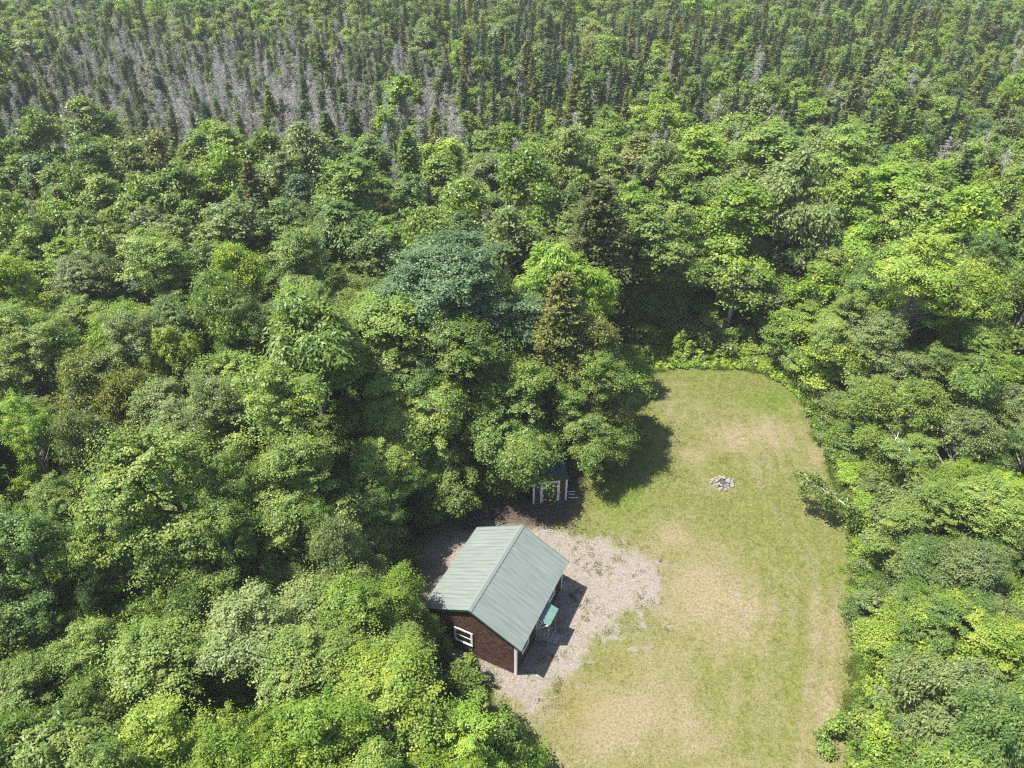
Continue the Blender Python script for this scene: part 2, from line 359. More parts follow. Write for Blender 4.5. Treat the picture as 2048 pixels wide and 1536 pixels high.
def floor_color(nt, p):
    c = noise_col(nt, p, .9, (.030,.022,.014), (.075,.052,.032)); return mix(nt, noise(nt, p, .25), c, (.035,.045,.015))
FLOOR, nt, b = mat('forest_floor', rough=.95, spec=.1); p = pos(nt); nt.links.new(floor_color(nt, p), b.inputs['Base Color'])
bump(nt, b, noise(nt, p, 5), .8, .1)
def zrel(x, y): return relief(x, y)
xs = np.concatenate([[-1800,-900,-400], np.arange(-200, 201, 2.), [400, 900, 1800]]); ys = np.concatenate([[-1200,-500,-150], np.arange(-40, 361, 2.), [500, 900, 1900]])
tag(grid_obj('ground', xs, ys, lambda x, y: relief(x, y)-.16*(edge_dist(CLEAR, x, y) > -3.5), FLOOR), kind='structure')

# lawn: surface colour masks
def blobs(x, y, L):
    px, py, _ = topix(x, y); s = 0
    for cx, cy, rx, ry, a in L: s = s + a*np.exp(-(((px-cx)/rx)**2+((py-cy)/ry)**2))
    return s
STRAW = [(1480,880,95,40,.9),(1400,1180,90,110,.8),(1480,1240,60,70,.7),(1350,1450,200,120,.9),(1640,1290,60,110,.55),(1390,800,60,30,.4),(1370,900,50,50,.4),(1290,760,30,25,.6),
         (1640,940,25,70,.6),(1360,1050,60,50,.6),(1230,1430,90,60,.7),(1650,1440,40,90,.6),(1530,1400,30,110,.35),(1450,975,55,26,.5),(1560,870,60,40,.3)]
GREEN = [(1480,770,150,35,.8),(1545,795,50,25,.9),(1480,1030,90,40,.9),(1540,1130,40,120,.6),(1600,1230,25,140,.5),(1240,980,70,60,1.),(1450,930,30,25,.5),(1560,1000,60,60,.5),(1650,1130,30,70,.6),
         (1320,960,70,50,.5),(1250,890,60,80,.6),(1500,1350,60,70,.7),(1420,1400,30,50,.4),(1480,1500,60,60,.5),(1390,860,40,30,.4),(1130,1390,40,40,.4),(1545,1480,50,80,.5),(1570,1380,30,60,.4),(1230,1060,60,14,.6)]
def m_straw(x, y):
    e = edge_dist(CLEAR, x, y); st = .12*np.sin(e*5.2+3*fbm(x/3, y/3, 91, 2))*np.clip((9-e)/3, 0, 1)*(x > 8)
    return np.clip(st + .36 + .55*blobs(x, y, STRAW) - .55*blobs(x, y, GREEN) + .9*(fbm(x/1.6, y/1.6, 5, 5)-.5), 0, 1)
def m_gravel(x, y):
    d = edge_dist(GRAVEL, x, y) + 2.6*(fbm(x/1.7, y/1.7, 9, 5)-.5)
    px, py, _ = topix(x, y)
    thin = np.exp(-(((px-1490)/230)**2+((py-1180)/90)**2))*np.clip((fbm(x/1.1, y/1.1, 31, 5)-.58)*6, 0, 1)*.6
    return np.clip(np.clip(d/2.4+.3, 0, 1) + thin + .8*np.clip((fbm(x/.8, y/.8, 77, 4)-.66)*6, 0, 1)*np.clip(1+d/6, 0, 1), 0, 1)
def m_soil(x, y):
    d = edge_dist(CLEAR, x, y); f = fbm(x/1.4, y/1.4, 21, 4)-.5
    px, py, _ = topix(x, y)
    left = np.clip(((1190-px)/60), 0, 1)*np.clip((1052-py)/22+.5+3*f, 0, 1)
    left2 = np.clip((905-px)/50+2*f, 0, 1)*np.clip((1330-py)/30, 0, 1)*.6
    return np.clip(np.maximum(np.maximum(1-(d+.25+.7*f)/.45, left), left2), 0, 1)
def m_gold(x, y): return .45*np.clip(blobs(x, y, [(1125,1385,60,45,1.),(1160,1440,60,50,.6),(1230,1330,60,30,.6),(1700,1480,40,60,.4),(1300,880,20,60,.4)])+.5*(fbm(x/2, y/2, 41, 4)-.5), 0, 1)
def m_lush(x, y): return np.clip(blobs(x, y, [(1545,798,55,26,1.),(1240,990,60,50,.9),(1280,880,50,60,.7),(1420,745,90,16,.5)])*.8, 0, 1)
def m_rut(x, y):
    d = line_dist(RUT, x, y)+.5*(fbm(x/.6, y/.6, 13, 3)-.5); return .4*np.clip(1-d/.45, 0, 1)*np.clip(fbm(x/1.2, y/1.2, 15, 3)*2.4-.5, 0, 1)
LAWN, nt, b = mat('lawn', rough=.9, spec=.12); p = pos(nt)
fine = noise(nt, p, 9, 5); mid = noise(nt, p, 1.7, 4); vf = noise(nt, p, 26, 2)
grass = noise_col(nt, p, 4.5, (.102,.117,.030), (.180,.186,.062), .3, .7, 6)
straw = noise_col(nt, p, 7, (.128,.106,.060), (.262,.218,.138), .3, .68, 6)
sm = math_(nt, 'ADD', attr(nt, 'straw'), math_(nt, 'MULTIPLY', math_(nt, 'SUBTRACT', fine, .5), 1.3))
smr = node(nt, 'ShaderNodeMapRange'); smr.inputs[1].default_value = .15; smr.inputs[2].default_value = 1.0; nt.links.new(sm, smr.inputs[0])
c = mix(nt, smr.outputs[0], grass, straw)
c = mix(nt, attr(nt, 'gold'), c, noise_col(nt, p, 5, (.13,.10,.035), (.22,.18,.07), .3, .7, 6))
c = mix(nt, attr(nt, 'lush'), c, noise_col(nt, p, 5, (.07,.12,.015), (.14,.20,.035), .3, .7, 6))
vor = node(nt, 'ShaderNodeTexVoronoi'); vor.inputs['Scale'].default_value = 16; nt.links.new(p, vor.inputs['Vector'])
st = node(nt, 'ShaderNodeSeparateColor'); nt.links.new(vor.outputs['Color'], st.inputs[0])
gr = noise_col(nt, p, 12, (.152,.132,.116), (.265,.238,.212), .3, .7, 6)
gr = mix(nt, 1., gr, mix(nt, st.outputs[0], (.78,.77,.77), (1.2,1.19,1.17)), 'MULTIPLY')
gr = mix(nt, math_(nt, 'MULTIPLY', math_(nt, 'GREATER_THAN', noise(nt, p, 2.3, 6), .60), .55), gr, (.12,.125,.04))
gm = math_(nt, 'ADD', attr(nt, 'gravel'), math_(nt, 'MULTIPLY', math_(nt, 'SUBTRACT', fine, .5), 1.6))
gmr = node(nt, 'ShaderNodeMapRange'); gmr.inputs[1].default_value = .3; gmr.inputs[2].default_value = .7; nt.links.new(gm, gmr.inputs[0])
c = mix(nt, gmr.outputs[0], c, gr)
c = mix(nt, attr(nt, 'rut'), c, noise_col(nt, p, 9, (.14,.11,.075), (.30,.26,.20)))
sr = math_(nt, 'ADD', attr(nt, 'soil'), math_(nt, 'MULTIPLY', math_(nt, 'SUBTRACT', fine, .5), .8), True)
litter = noise_col(nt, p, 8, (.035,.027,.021), (.115,.09,.07), .3, .7, 6)
c = mix(nt, sr, c, litter)
nt.links.new(c, b.inputs['Base Color']); bump(nt, b, math_(nt, 'ADD', fine, vf), .4, .04)
lx = np.arange(-12, 30, .14); ly = np.arange(8, 58, .14)
lawn = grid_obj('lawn', lx, ly, lambda x, y: relief(x, y)+.006+.03*(fbm(x/.5, y/.5, 51, 3)-.5)-.2*np.clip((-edge_dist(CLEAR, x, y)-.4)/1.2, 0, 1), LAWN, keep=lambda x, y: edge_dist(CLEAR, x, y) > -1.6-1.0*fbm(x/2, y/2, 61, 3),
         attrs=dict(straw=m_straw, gravel=m_gravel, soil=m_soil, gold=m_gold, lush=m_lush, rut=m_rut))
tag(lawn, kind='structure')
def gz(x, y): return float(relief(x, y)) + .006

# ------------------------------------------------------------------ building materials
def uvn(nt): return node(nt, 'ShaderNodeUVMap').outputs[0]
SHINGLE, nt, b = mat('cedar_shingle', rough=.85, spec=.15); u = uvn(nt)
br = node(nt, 'ShaderNodeTexBrick'); br.inputs['Scale'].default_value = 1; br.inputs['Brick Width'].default_value = .15; br.inputs['Row Height'].default_value = .13
br.inputs['Mortar Size'].default_value = .008; br.inputs['Mortar'].default_value = (.035,.018,.013,1); br.inputs['Color1'].default_value = (.066,.034,.026,1); br.inputs['Color2'].default_value = (.118,.068,.052,1); br.inputs['Bias'].default_value = -.1
nt.links.new(u, br.inputs['Vector'])
c = mix(nt, 1., br.outputs[0], noise_col(nt, u, 2.5, (.75,.75,.75), (1.25,1.2,1.15)), 'MULTIPLY')
c = mix(nt, math_(nt, 'GREATER_THAN', noise(nt, u, 7, 2), .67), c, (.27,.20,.17))
nt.links.new(c, b.inputs['Base Color'])
LAP, nt, b = mat('brown_lap_siding', rough=.8, spec=.15); u = uvn(nt)
nt.links.new(noise_col(nt, u, 6, (.075,.042,.028), (.115,.068,.045)), b.inputs['Base Color'])
LIP, nt, b = mat('shingle_butt', (.035,.016,.011), .9, .1)
def metal_roof(name, c0, c1, rough):
    m, nt, b = mat(name, rough=rough, spec=.5); u = uvn(nt)
    mp = node(nt, 'ShaderNodeMapping'); mp.inputs['Scale'].default_value = (1, .12, 1); nt.links.new(u, mp.inputs[0])
    c = noise_col(nt, mp.outputs[0], 5, c0, c1, .3, .7, 5); nt.links.new(c, b.inputs['Base Color'])
    r = node(nt, 'ShaderNodeMapRange'); r.inputs[3].default_value = rough-.08; r.inputs[4].default_value = rough+.12
    nt.links.new(noise(nt, u, 2), r.inputs[0]); nt.links.new(r.outputs[0], b.inputs['Roughness']); return m
ROOF = metal_roof('sage_green_metal', (.138,.168,.155), (.198,.224,.208), .42)
TEAL = metal_roof('teal_metal', (.085,.165,.145), (.13,.215,.19), .4)
DKROOF = metal_roof('dark_green_metal', (.02,.075,.06), (.035,.10,.08), .4)
TRIM, _, _ = mat('dark_green_trim', (.018,.055,.045), .5, .4)
WHITE, nt, b = mat('white_paint', rough=.55, spec=.3); nt.links.new(noise_col(nt, node(nt, 'ShaderNodeTexCoord').outputs['Object'], 6, (.68,.68,.67), (.80,.80,.79)), b.inputs['Base Color'])
GREYW, nt, b = mat('weathered_wood', rough=.85, spec=.15); nt.links.new(noise_col(nt, node(nt, 'ShaderNodeTexCoord').outputs['Object'], 9, (.17,.165,.155), (.34,.33,.31)), b.inputs['Base Color'])
GLASS, _, _ = mat('dark_glass', (.02,.022,.025), .08, .6)
CONC, nt, b = mat('concrete', rough=.9, spec=.15); nt.links.new(noise_col(nt, pos(nt), 5, (.25,.235,.215), (.40,.38,.35)), b.inputs['Base Color'])
STONE, nt, b = mat('fieldstone', rough=.85, spec=.2)
oi = node(nt, 'ShaderNodeObjectInfo'); tco = node(nt, 'ShaderNodeTexCoord').outputs['Object']
nt.links.new(mix(nt, oi.outputs['Random'], noise_col(nt, tco, 7, (.12,.11,.105), (.27,.25,.235)), noise_col(nt, tco, 5, (.20,.175,.165), (.36,.33,.305))), b.inputs['Base Color'])
ASH, nt, b = mat('ash_and_charcoal', rough=1, spec=.05); nt.links.new(noise_col(nt, pos(nt), 14, (.02,.019,.018), (.14,.13,.12)), b.inputs['Base Color'])
BLUE, _, _ = mat('blue_plastic', (.02,.04,.30), .4, .5)

def course_wall(mb, a, b, zlim, h0, course, off, n):
    """overlapping courses on a wall from a to b (xy); zlim(s) = wall top height at distance s; n = outward normal"""
    a = np.array(a, float); b = np.array(b, float); L = np.linalg.norm(b-a); d = (b-a)/L; n = np.array(n, float)
    ss = np.linspace(0, L, 201); zt = np.array([zlim(s) for s in ss]); z = h0; top = zt.max()
    while z < top-.005:
        z1 = min(z+course, top); ok = ss[zt >= z1-1e-4] if z1 < top-1e-4 else ss[zt >= z1-.02]
        okb = ss[zt >= z]; 
        if not len(ok): ok = np.array([ss[np.argmax(zt)]]*2)
        s0b, s1b, s0, s1 = okb[0], okb[-1], ok[0], ok[-1]
        P = lambda s, zz, o: (*(a+d*s+n*o), zz)
        mb.face([P(s0b, z, off), P(s1b, z, off), P(s1, z1, .004), P(s0, z1, .004)], [(s0b, z), (s1b, z), (s1, z1-.001), (s0, z1-.001)], 0)
        mb.face([P(s1b, z, off), P(s0b, z, off), P(s0b, z, .0), P(s1b, z, .0)], [(0, 0)]*4, 1)
        z += course
def ribbed_slope(mb, w0, z0, w1, z1, u0, u1, pitch=.3, rib=.034, th=.03):
    """metal roof slope from ridge (w0,z0) to eave (w1,z1); ribs run down the slope; local axes x=w, y=u"""
    L = math.hypot(w1-w0, z1-z0); nx, nz = -(z1-z0)/L, (w1-w0)/L
    if nz < 0: nx, nz = -nx, -nz
    prof = []; u = u0
    while u < u1-1e-6:
        for du, hh in ((0, 0), (pitch*.80, 0), (pitch*.86, rib), (pitch*.94, rib), (pitch, 0)):
            if u+du <= u1+1e-6 and (not prof or u+du > prof[-1][0]+1e-6): prof.append((u+du, hh))
        u += pitch
    if prof[-1][0] < u1-1e-3: prof.append((u1, 0))
    P = lambda w_, z_, u_, h: (w_+nx*h, u_, z_+nz*h)
    for (ua, ha), (ub, hb) in zip(prof[:-1], prof[1:]):
        q = [P(w0, z0, ua, ha), P(w1, z1, ua, ha), P(w1, z1, ub, hb), P(w0, z0, ub, hb)]; uv = [(ua, 0), (ua, L), (ub, L), (ub, 0)]
        if w1 < w0: q = q[::-1]; uv = uv[::-1]
        mb.face(q, uv)
    a, b_, c, d = P(w0, z0, u0, -th), P(w1, z1, u0, -th), P(w1, z1, u1, -th), P(w0, z0, u1, -th)
    mb.face([a, d, c, b_] if w1 > w0 else [a, b_, c, d])
    mb.face([P(w1, z1, u0, 0), P(w1, z1, u0, -th), P(w1, z1, u1, -th), P(w1, z1, u1, 0)])

# ------------------------------------------------------------------ the cabin
YAW = R(25.82); KS = 38/35.
CX, CY = -.823*KS, 25.264*KS
HW, HL, EZ, RZ, OV, OG = 2.871, 3.342, 2.692, 4.412, .349, .12
cab = empty('cabin', (CX, CY, gz(CX, CY)), -YAW)
tag(cab, 'brown shingled cabin with a sage green ribbed metal gable roof standing on the gravel yard', 'cabin')
SL = (RZ-EZ)/(HW+OV); ztop = lambda w_: RZ-.07-abs(w_)*SL
def wall(a, b, zl, n):
    mb = MB(); course_wall(mb, a, b, zl, .06, .13, .022, n)
    A = np.array(a); B = np.array(b); L = np.linalg.norm(B-A); pts = [(*(A+(B-A)*t), zl(L*t)) for t in (0, .5, 1)]
    mb.face([(*A, -.25), (*B, -.25), pts[2], pts[1], pts[0]], m=2)
    o = mb.build('wall', [SHINGLE, LIP, CONC], cab)
    return o
gf = lambda s: ztop(s-HW)
wall((-HW, -HL), (HW, -HL), gf, (0, -1)); wall((HW, HL), (-HW, HL), gf, (0, 1))
rw = wall((HW, -HL), (HW, HL), lambda s: ztop(HW), (1, 0)); wall((-HW, HL), (-HW, -HL), lambda s: ztop(HW), (-1, 0))
for sx in (-1, 1):
    for sy in (-1, 1):
        mb = MB(); x, y = sx*HW, sy*HL; zt = ztop(HW)-.01
        x0, x1 = sorted((x-sx*.11, x+sx*.034)); y0, y1 = sorted((y-sy*.11, y+sy*.034))
        mb.box((x0, y0+ (0 if sy > 0 else 0), -.02), (x1, y1, zt)); mb.build('corner_board', WHITE, cab)
roof = MB(); ribbed_slope(roof, 0, RZ, HW+OV, EZ, -HL-OG, HL+OG); ribbed_slope(roof, 0, RZ, -HW-OV, EZ, -HL-OG, HL+OG)
ro = roof.build('roof', ROOF, cab)
mb = MB()
for s in (-1, 1):
    mb.face([(0, -HL-OG-.01, RZ+.035), (s*.17, -HL-OG-.01, RZ+.035-.17*SL+.012), (s*.17, HL+OG+.01, RZ+.035-.17*SL+.012), (0, HL+OG+.01, RZ+.035)][::s])
    mb.face([(s*.17, -HL-OG-.01, RZ+.047-.17*SL), (s*.172, -HL-OG-.01, RZ-.17*SL+.005), (s*.172, HL+OG+.01, RZ-.17*SL+.005), (s*.17, HL+OG+.01, RZ+.047-.17*SL)][::s])
mb.build('ridge_cap', ROOF, ro)
for sy in (-1, 1):
    for s in (-1, 1):
        mb = MB(); y0, y1 = (sy*(HL+OG)-.005, sy*(HL+OG)+.02); 
        e = [(0, RZ+.008), (s*(HW+OV), EZ+.008), (s*(HW+OV), EZ-.13), (0, RZ-.15)]
        mb.face([(a_, y0, z_) for a_, z_ in e]); mb.face([(a_, y1, z_) for a_, z_ in e][::-1])
        for i in range(4):
            p, q = e[i], e[(i+1) % 4]; mb.face([(p[0], y0, p[1]), (p[0], y1, p[1]), (q[0], y1, q[1]), (q[0], y0, q[1])])
        mb.build('rake_trim', TRIM, ro)
for s in (-1, 1):
    mb = MB(); x = s*(HW+OV); x0, x1 = sorted((x-s*.06, x-s*.035)); mb.box((x0, -HL-OG+.03, EZ-.15), (x1, HL+OG-.03, EZ-.04)); mb.build('fascia', WHITE, ro)
    mb = MB(); x0, x1 = sorted((s*(HW+.03), s*(HW+OV-.07))); mb.box((x0, -HL-OG+.03, EZ-.07), (x1, HL+OG-.03, EZ-.05)); mb.build('soffit', WHITE, ro)
def window(parent, M, ww, hh, sash=True):
    """M: local x = along the wall, local z = up, local -y = outward, origin = centre"""
    f = MB(); t = .1
    f.box((-ww/2, -.05, -hh/2), (-ww/2+t, .01, hh/2), M); f.box((ww/2-t, -.05, -hh/2), (ww/2, .01, hh/2), M)
    f.box((-ww/2+t, -.05, hh/2-t), (ww/2-t, .01, hh/2), M); f.box((-ww/2+t, -.06, -hh/2), (ww/2-t, .01, -hh/2+t), M)
    wf = f.build('window', WHITE, parent, .004)
    s = MB(); iw = ww/2-t; ih = hh/2-t; s.box((-iw, -.035, -.035), (iw, -.012, .035), M)
    for sx in (-1, 1): s.box(*sorted_box((sx*iw, -.03, -ih), (sx*(iw-.045), -.012, ih)), M)
    for zz in (-ih, ih-.045): s.box((-iw+.045, -.03, zz), (iw-.045, -.012, zz+.045), M)
    s.build('sash', WHITE, wf)
    for z0, z1 in ((-ih+.045, -.035), (.035, ih-.045)):
        g_ = MB(); g_.box((-iw+.045, -.018, z0), (iw-.045, -.008, z1), M); g_.build('pane', GLASS, wf)
def sorted_box(a, b): return tuple(min(p, q) for p, q in zip(a, b)), tuple(max(p, q) for p, q in zip(a, b))
window(cab, Matrix.Translation((-.48, -HL-.022, 1.6)), 1.22, 1.24)
for yy in (-2.2, 1.6): window(cab, Matrix.Translation((HW+.022, yy, 1.6)) @ Matrix.Rotation(math.pi/2, 4, 'Z'), .9, 1.05)
window(cab, Matrix.Translation((-HW-.022, 0, 1.6)) @ Matrix.Rotation(-math.pi/2, 4, 'Z'), .9, 1.05)
# door, canopy and landing on the right-hand wall
DU0, DU1 = -.72, .22
mb = MB(); mb.box((HW+.01, DU0, .42), (HW+.05, DU1, 2.42)); d_ = mb.build('door', WHITE, cab, .004)
for z0, z1 in ((.55, 1.25), (1.4, 2.3)):
    mb = MB(); mb.box((HW+.05, DU0+.15, z0), (HW+.056, DU1-.15, z1)); mb.build('door_panel' if z0 < 1 else 'pane', GREYW if z0 < 1 else GLASS, d_)
mb = MB(); mb.box((HW+.056, DU0+.06, 1.28), (HW+.10, DU0+.1, 1.34)); mb.build('handle', GREYW, d_)
can = MB(); ribbed_slope(can, HW+.03, 2.42, 3.86, 2.14, -.86, .38, .2, .018, .02); cn = can.build('canopy', TEAL, cab)
for uu in (-.80, .12+.16):
    mb = MB(); mb.box((3.70, uu-.035, -.1), (3.77, uu+.035, 2.12)); mb.build('canopy_post', GREYW, cn)
    mb = MB(); mb.box((3.66, uu-.09, -.1), (3.82, uu+.09, .1)); mb.build('post_footing', CONC, cn)
mb = MB(); mb.box((HW+.03, -.845, 2.05), (3.78, -.80, 2.14)); mb.box((HW+.03, .28, 2.05), (3.78, .325, 2.14)); mb.box((3.69, -.80, 2.05), (3.78, .28, 2.12)); mb.build('header_beam', WHITE, cn)
mb = MB(); mb.bar((HW+.03, -.86, 1.2), (3.35, -.86, 2.06), .04, .08, (0,1,0)); mb.bar((3.0, -.87, 1.25), (3.72, -.87, 2.02), .04, .06, (0,1,0)); mb.build('knee_brace', WHITE, cn)
st_ = MB(); st_.box((HW+.03, -.78, .30), (3.65, .28, .36))
for i in range(6): st_.box((HW+.03+i*.105, -.78, .36), (HW+.125+i*.105, .28, .385))
stp = st_.build('landing', GREYW, cab)
mb = MB()
for i in range(5): mb.box((HW+.06+i*.125, -.83, .05), (HW+.155+i*.125, -.80, 1.18))
mb.box((HW+.04, -.86, 1.18), (3.69, -.78, 1.22)); mb.build('railing', GREYW, stp)
for k in range(2):
    mb = MB(); mb.box((3.68+k*.26, -.62, -.05), (3.92+k*.26, .12, .24-.13*k)); mb.build('step', GREYW, stp)

# ------------------------------------------------------------------ the shed
s0, s1 = at(1066, 1007), at(1132, 999); SX, SY = (s0[0]+s1[0])/2, (s0[1]+s1[1])/2
SYAW = math.atan2(s1[1]-s0[1], s1[0]-s0[0]); SW = math.hypot(s1[0]-s0[0], s1[1]-s0[1])/2; SD = 2.9; SE, SR = 2.22, 2.92
shed = empty('shed', (SX, SY, gz(SX, SY)), SYAW)
tag(shed, 'small brown shed with white trim and dark green roof, half hidden under the big maples', 'shed')
szt = lambda s: SR-.05-abs(s-SW)*(SR-SE+.06)/SW
def swall(a, b, zl, n):
    mb = MB(); course_wall(mb, a, b, zl, .03, .115, .018, n); A, B = np.array(a), np.array(b); L = np.linalg.norm(B-A)
    mb.face([(*A, -.2), (*B, -.2), (*B, zl(L)), (*((A+B)/2), zl(L/2)), (*A, zl(0))], m=2); mb.build('wall', [LAP, LIP, CONC], shed)
swall((-SW, 0), (SW, 0), szt, (0, -1)); swall((SW, SD), (-SW, SD), szt, (0, 1))
swall((SW, 0), (SW, SD), lambda s: szt(0), (1, 0)); swall((-SW, SD), (-SW, 0), lambda s: szt(0), (-1, 0))
for sx in (-1, 1):
    for yy, sy in ((0, -1), (SD, 1)):
        x0, x1 = sorted((sx*SW-sx*.1, sx*SW+sx*.03)); y0, y1 = sorted((yy-sy*.1, yy+sy*.03)); mb = MB(); mb.box((x0, y0, 0), (x1, y1, szt(0)-.01)); mb.build('corner_board', WHITE, shed)
mb = MB()
for dx in (-.66, .66):
    mb.box((dx-.045, -.04, .02), (dx+.045, -.005, 1.98))
mb.box((-.705, -.04, 1.98), (.705, -.005, 2.07)); mb.build('door_frame', WHITE, shed)
for sx in (-1, 1):
    x0, x1 = sorted((sx*.01, sx*.60)); mb = MB(); mb.box((x0, -.03, .05), (x1, -.006, 1.96)); dd_ = mb.build('door', LAP, shed)
    mb = MB(); xo = sx*.60; a0, a1 = sorted((xo, xo-sx*.06)); mb.box((a0, -.038, .05), (a1, -.0301, 1.96)); mb.box((min(x0, x1)+.0, -.037, 1.89), (max(x0, x1), -.0302, 1.95)); mb.build('door_trim', WHITE, dd_)
sr_ = MB(); sl_ = (SR-SE)/(SW+.14)
ribbed_slope(sr_, 0, SR+.03, SW+.14, SE+.02, -.18, SD+.18, .23, .02, .025); ribbed_slope(sr_, 0, SR+.03, -SW-.14, SE+.02, -.18, SD+.18, .23, .02, .025)
sro = sr_.build('roof', DKROOF, shed)
for s in (-1, 1):
    mb = MB(); mb.bar((0, -.19, SR-.02), (s*(SW+.14), -.19, SE-.03), .02, .09, (0, 0, 1)); mb.build('rake_trim', TRIM, sro)

# blue barrel, white boards beside the shed
def lathe(profile_, n=24):
    mb = MB()
    for (r0, z0), (r1, z1) in zip(profile_[:-1], profile_[1:]):
        for k in range(n):
            a0, a1 = 2*math.pi*k/n, 2*math.pi*(k+1)/n
            mb.face([(r0*math.cos(a0), r0*math.sin(a0), z0), (r0*math.cos(a1), r0*math.sin(a1), z0), (r1*math.cos(a1), r1*math.sin(a1), z1), (r1*math.cos(a0), r1*math.sin(a0), z1)])
    return mb
q = at(1047, 972)
mb = lathe([(.0,0),(.25,0),(.28,.03),(.285,.28),(.30,.30),(.285,.32),(.285,.58),(.30,.60),(.285,.62),(.28,.87),(.25,.9),(.23,.9),(.23,.87),(0,.87)])
o = mb.build('barrel', BLUE); o.location = (q[0], q[1], gz(q[0], q[1])); tag(o, 'blue plastic barrel in the shade to the left of the shed', 'barrel')
mb = lathe([(.03,.87),(.03,.9),(0,.9)], 10); mb.build('cap', WHITE, o)
for i, (px, py, L_, rz, lab) in enumerate([(1141, 984, .7, .12, 'farthest of the three white boards lying right of the shed'), (1143, 989, .5, -.2, 'middle one of the three white boards lying right of the shed'), (1147, 996, .75, -.02, 'nearest of the three white boards lying right of the shed')]):
    q = at(px, py); mb = MB(); mb.box((-L_/2, -.035, 0), (L_/2, .035, .03)); mb.box((-L_/2+.1, -.03, -.02), (-L_/2+.16, .03, -.0005)); mb.box((L_/2-.16, -.03, -.02), (L_/2-.1, .03, -.0005))
    o = mb.build('board', WHITE, None, .003); o.location = (q[0], q[1], gz(q[0], q[1])+.04); o.rotation_euler = (0, 0, rz); tag(o, lab, 'board', 'white boards beside the shed')

# ------------------------------------------------------------------ stone fire pit
def rock_mesh(name, seed, sx, sy, sz, sub=2):
    import bmesh
    bm = bmesh.new(); bmesh.ops.create_icosphere(bm, subdivisions=sub, radius=1); g = np.random.default_rng(seed); off = g.uniform(0, 50, 3)
    for v in bm.verts:
        c = v.co; n = fbm(c.x*1.3+off[0], c.y*1.3+c.z*1.7+off[1], seed, 3); k = .72+.6*float(n); v.co = Vector((c.x*sx*k, c.y*sy*k, max(c.z, -.6)*sz*k))
    me = bpy.data.meshes.new(name); bm.to_mesh(me); bm.free(); me.materials.append(STONE); return me
rocks = [rock_mesh('stone', 200+i, *s_) for i, s_ in enumerate([(.17,.12,.10),(.14,.14,.09),(.20,.11,.08),(.12,.10,.09),(.16,.13,.07)])]
q = at(1444, 967); FX, FY = q[0], q[1]
pit = empty('fire_pit', (FX, FY, gz(FX, FY))); tag(pit, 'ring of piled pale stones around a dark fire hole in the lawn', 'fire pit'); pit.scale = (.86, .86, .86)
g_ = np.random.default_rng(7)
def rock(x, y, z):
    o = link('stone', rocks[int(g_.integers(5))], pit); o.location = (x, y, z); o.rotation_euler = tuple(g_.uniform(-.5, .5, 2))+(float(g_.uniform(0, 6)),); s_ = float(g_.uniform(.75, 1.15)); o.scale = (s_, s_, s_)
for ring, (n, r0, z) in enumerate([(13, .52, .07), (17, .72, .05), (11, .56, .19)]):
    for k in range(n):
        a = 2*math.pi*k/n+g_.uniform(-.12, .12)+ring*.2; rr = r0+g_.uniform(-.05, .05); 
        if ring == 2 and 1.9 < a % 6.283 < 2.9: continue
        rock(rr*math.cos(a)*1.05, rr*math.sin(a)*.95, z+g_.uniform(-.01, .02))
for dx, dy in ((.85,.15),(.88,-.15),(.8,-.4),(.92,.02),(-.82,.35),(-.95,.05),(.75,.5),(-.4,-.85),(.1,-.9),(.98,.3)): rock(dx, dy, .04)
mb = lathe([(.42,.05),(.25,.02),(0,.015)], 20); mb.build('ash_bed', ASH, pit)

# scattered small stones: along the rut and over the gravel
def scatter_stones(name, pts, smin, smax, seed):
    g = np.random.default_rng(seed); n = len(pts); V = np.array([[1,0,0],[0,1,0],[-1,0,0],[0,-1,0],[0,0,.75]], float)
    ang = g.uniform(0, 6.28, n); s = g.uniform(smin, smax, n)*g.choice([1, 1, 1.6], n); c, d = np.cos(ang), np.sin(ang)
    jit = g.uniform(.7, 1.25, (n, 5, 3)); P = V[None]*jit*s[:, None, None]; X = P[..., 0]*c[:, None]-P[..., 1]*d[:, None]; Y = P[..., 0]*d[:, None]+P[..., 1]*c[:, None]
    Z = P[..., 2]*.8; W = np.stack([X+pts[:, 0:1], Y+pts[:, 1:2], Z+relief(pts[:, 0], pts[:, 1])[:, None]+.0], -1).reshape(-1, 3)
    F = np.array([[0,1,4],[1,2,4],[2,3,4],[3,0,4]]); F = (F[None]+5*np.arange(n)[:, None, None]).reshape(-1, 3)
    me = bpy.data.meshes.new(name); me.vertices.add(len(W)); me.vertices.foreach_set('co', W.astype(np.float32).ravel()); me.loops.add(F.size)
    me.loops.foreach_set('vertex_index', F.astype(np.int32).ravel()); me.polygons.add(len(F)); me.polygons.foreach_set('loop_start', np.arange(len(F), dtype=np.int32)*3)
    me.materials.append(PEB); me.update(calc_edges=True); return link(name, me)
PEB, nt, b = mat('pebble', rough=.9, spec=.15); nt.links.new(noise_col(nt, pos(nt), 15, (.14,.12,.105), (.29,.26,.232), .3, .7), b.inputs['Base Color'])
g_ = np.random.default_rng(17); c_ = np.stack([g_.uniform(-9, 14, 26000), g_.uniform(18, 36, 26000)], 1); m_ = m_gravel(c_[:, 0], c_[:, 1])*(1-m_soil(c_[:, 0], c_[:, 1])) > g_.uniform(.45, 1.2, 26000)
lp = []
for (ax, ay), (bx, by) in zip(RUT[:-1], RUT[1:]):
    n = int(math.hypot(bx-ax, by-ay)*9); t = g_.uniform(0, 1, n); lp.append(np.stack([ax+(bx-ax)*t, ay+(by-ay)*t], 1)+g_.normal(size=(n, 2))*.14)
lp = np.vstack(lp); lp = lp[g_.uniform(0, 1, len(lp)) < .35+.5*fbm(lp[:, 0]/1.5, lp[:, 1]/1.5, 5, 2)]
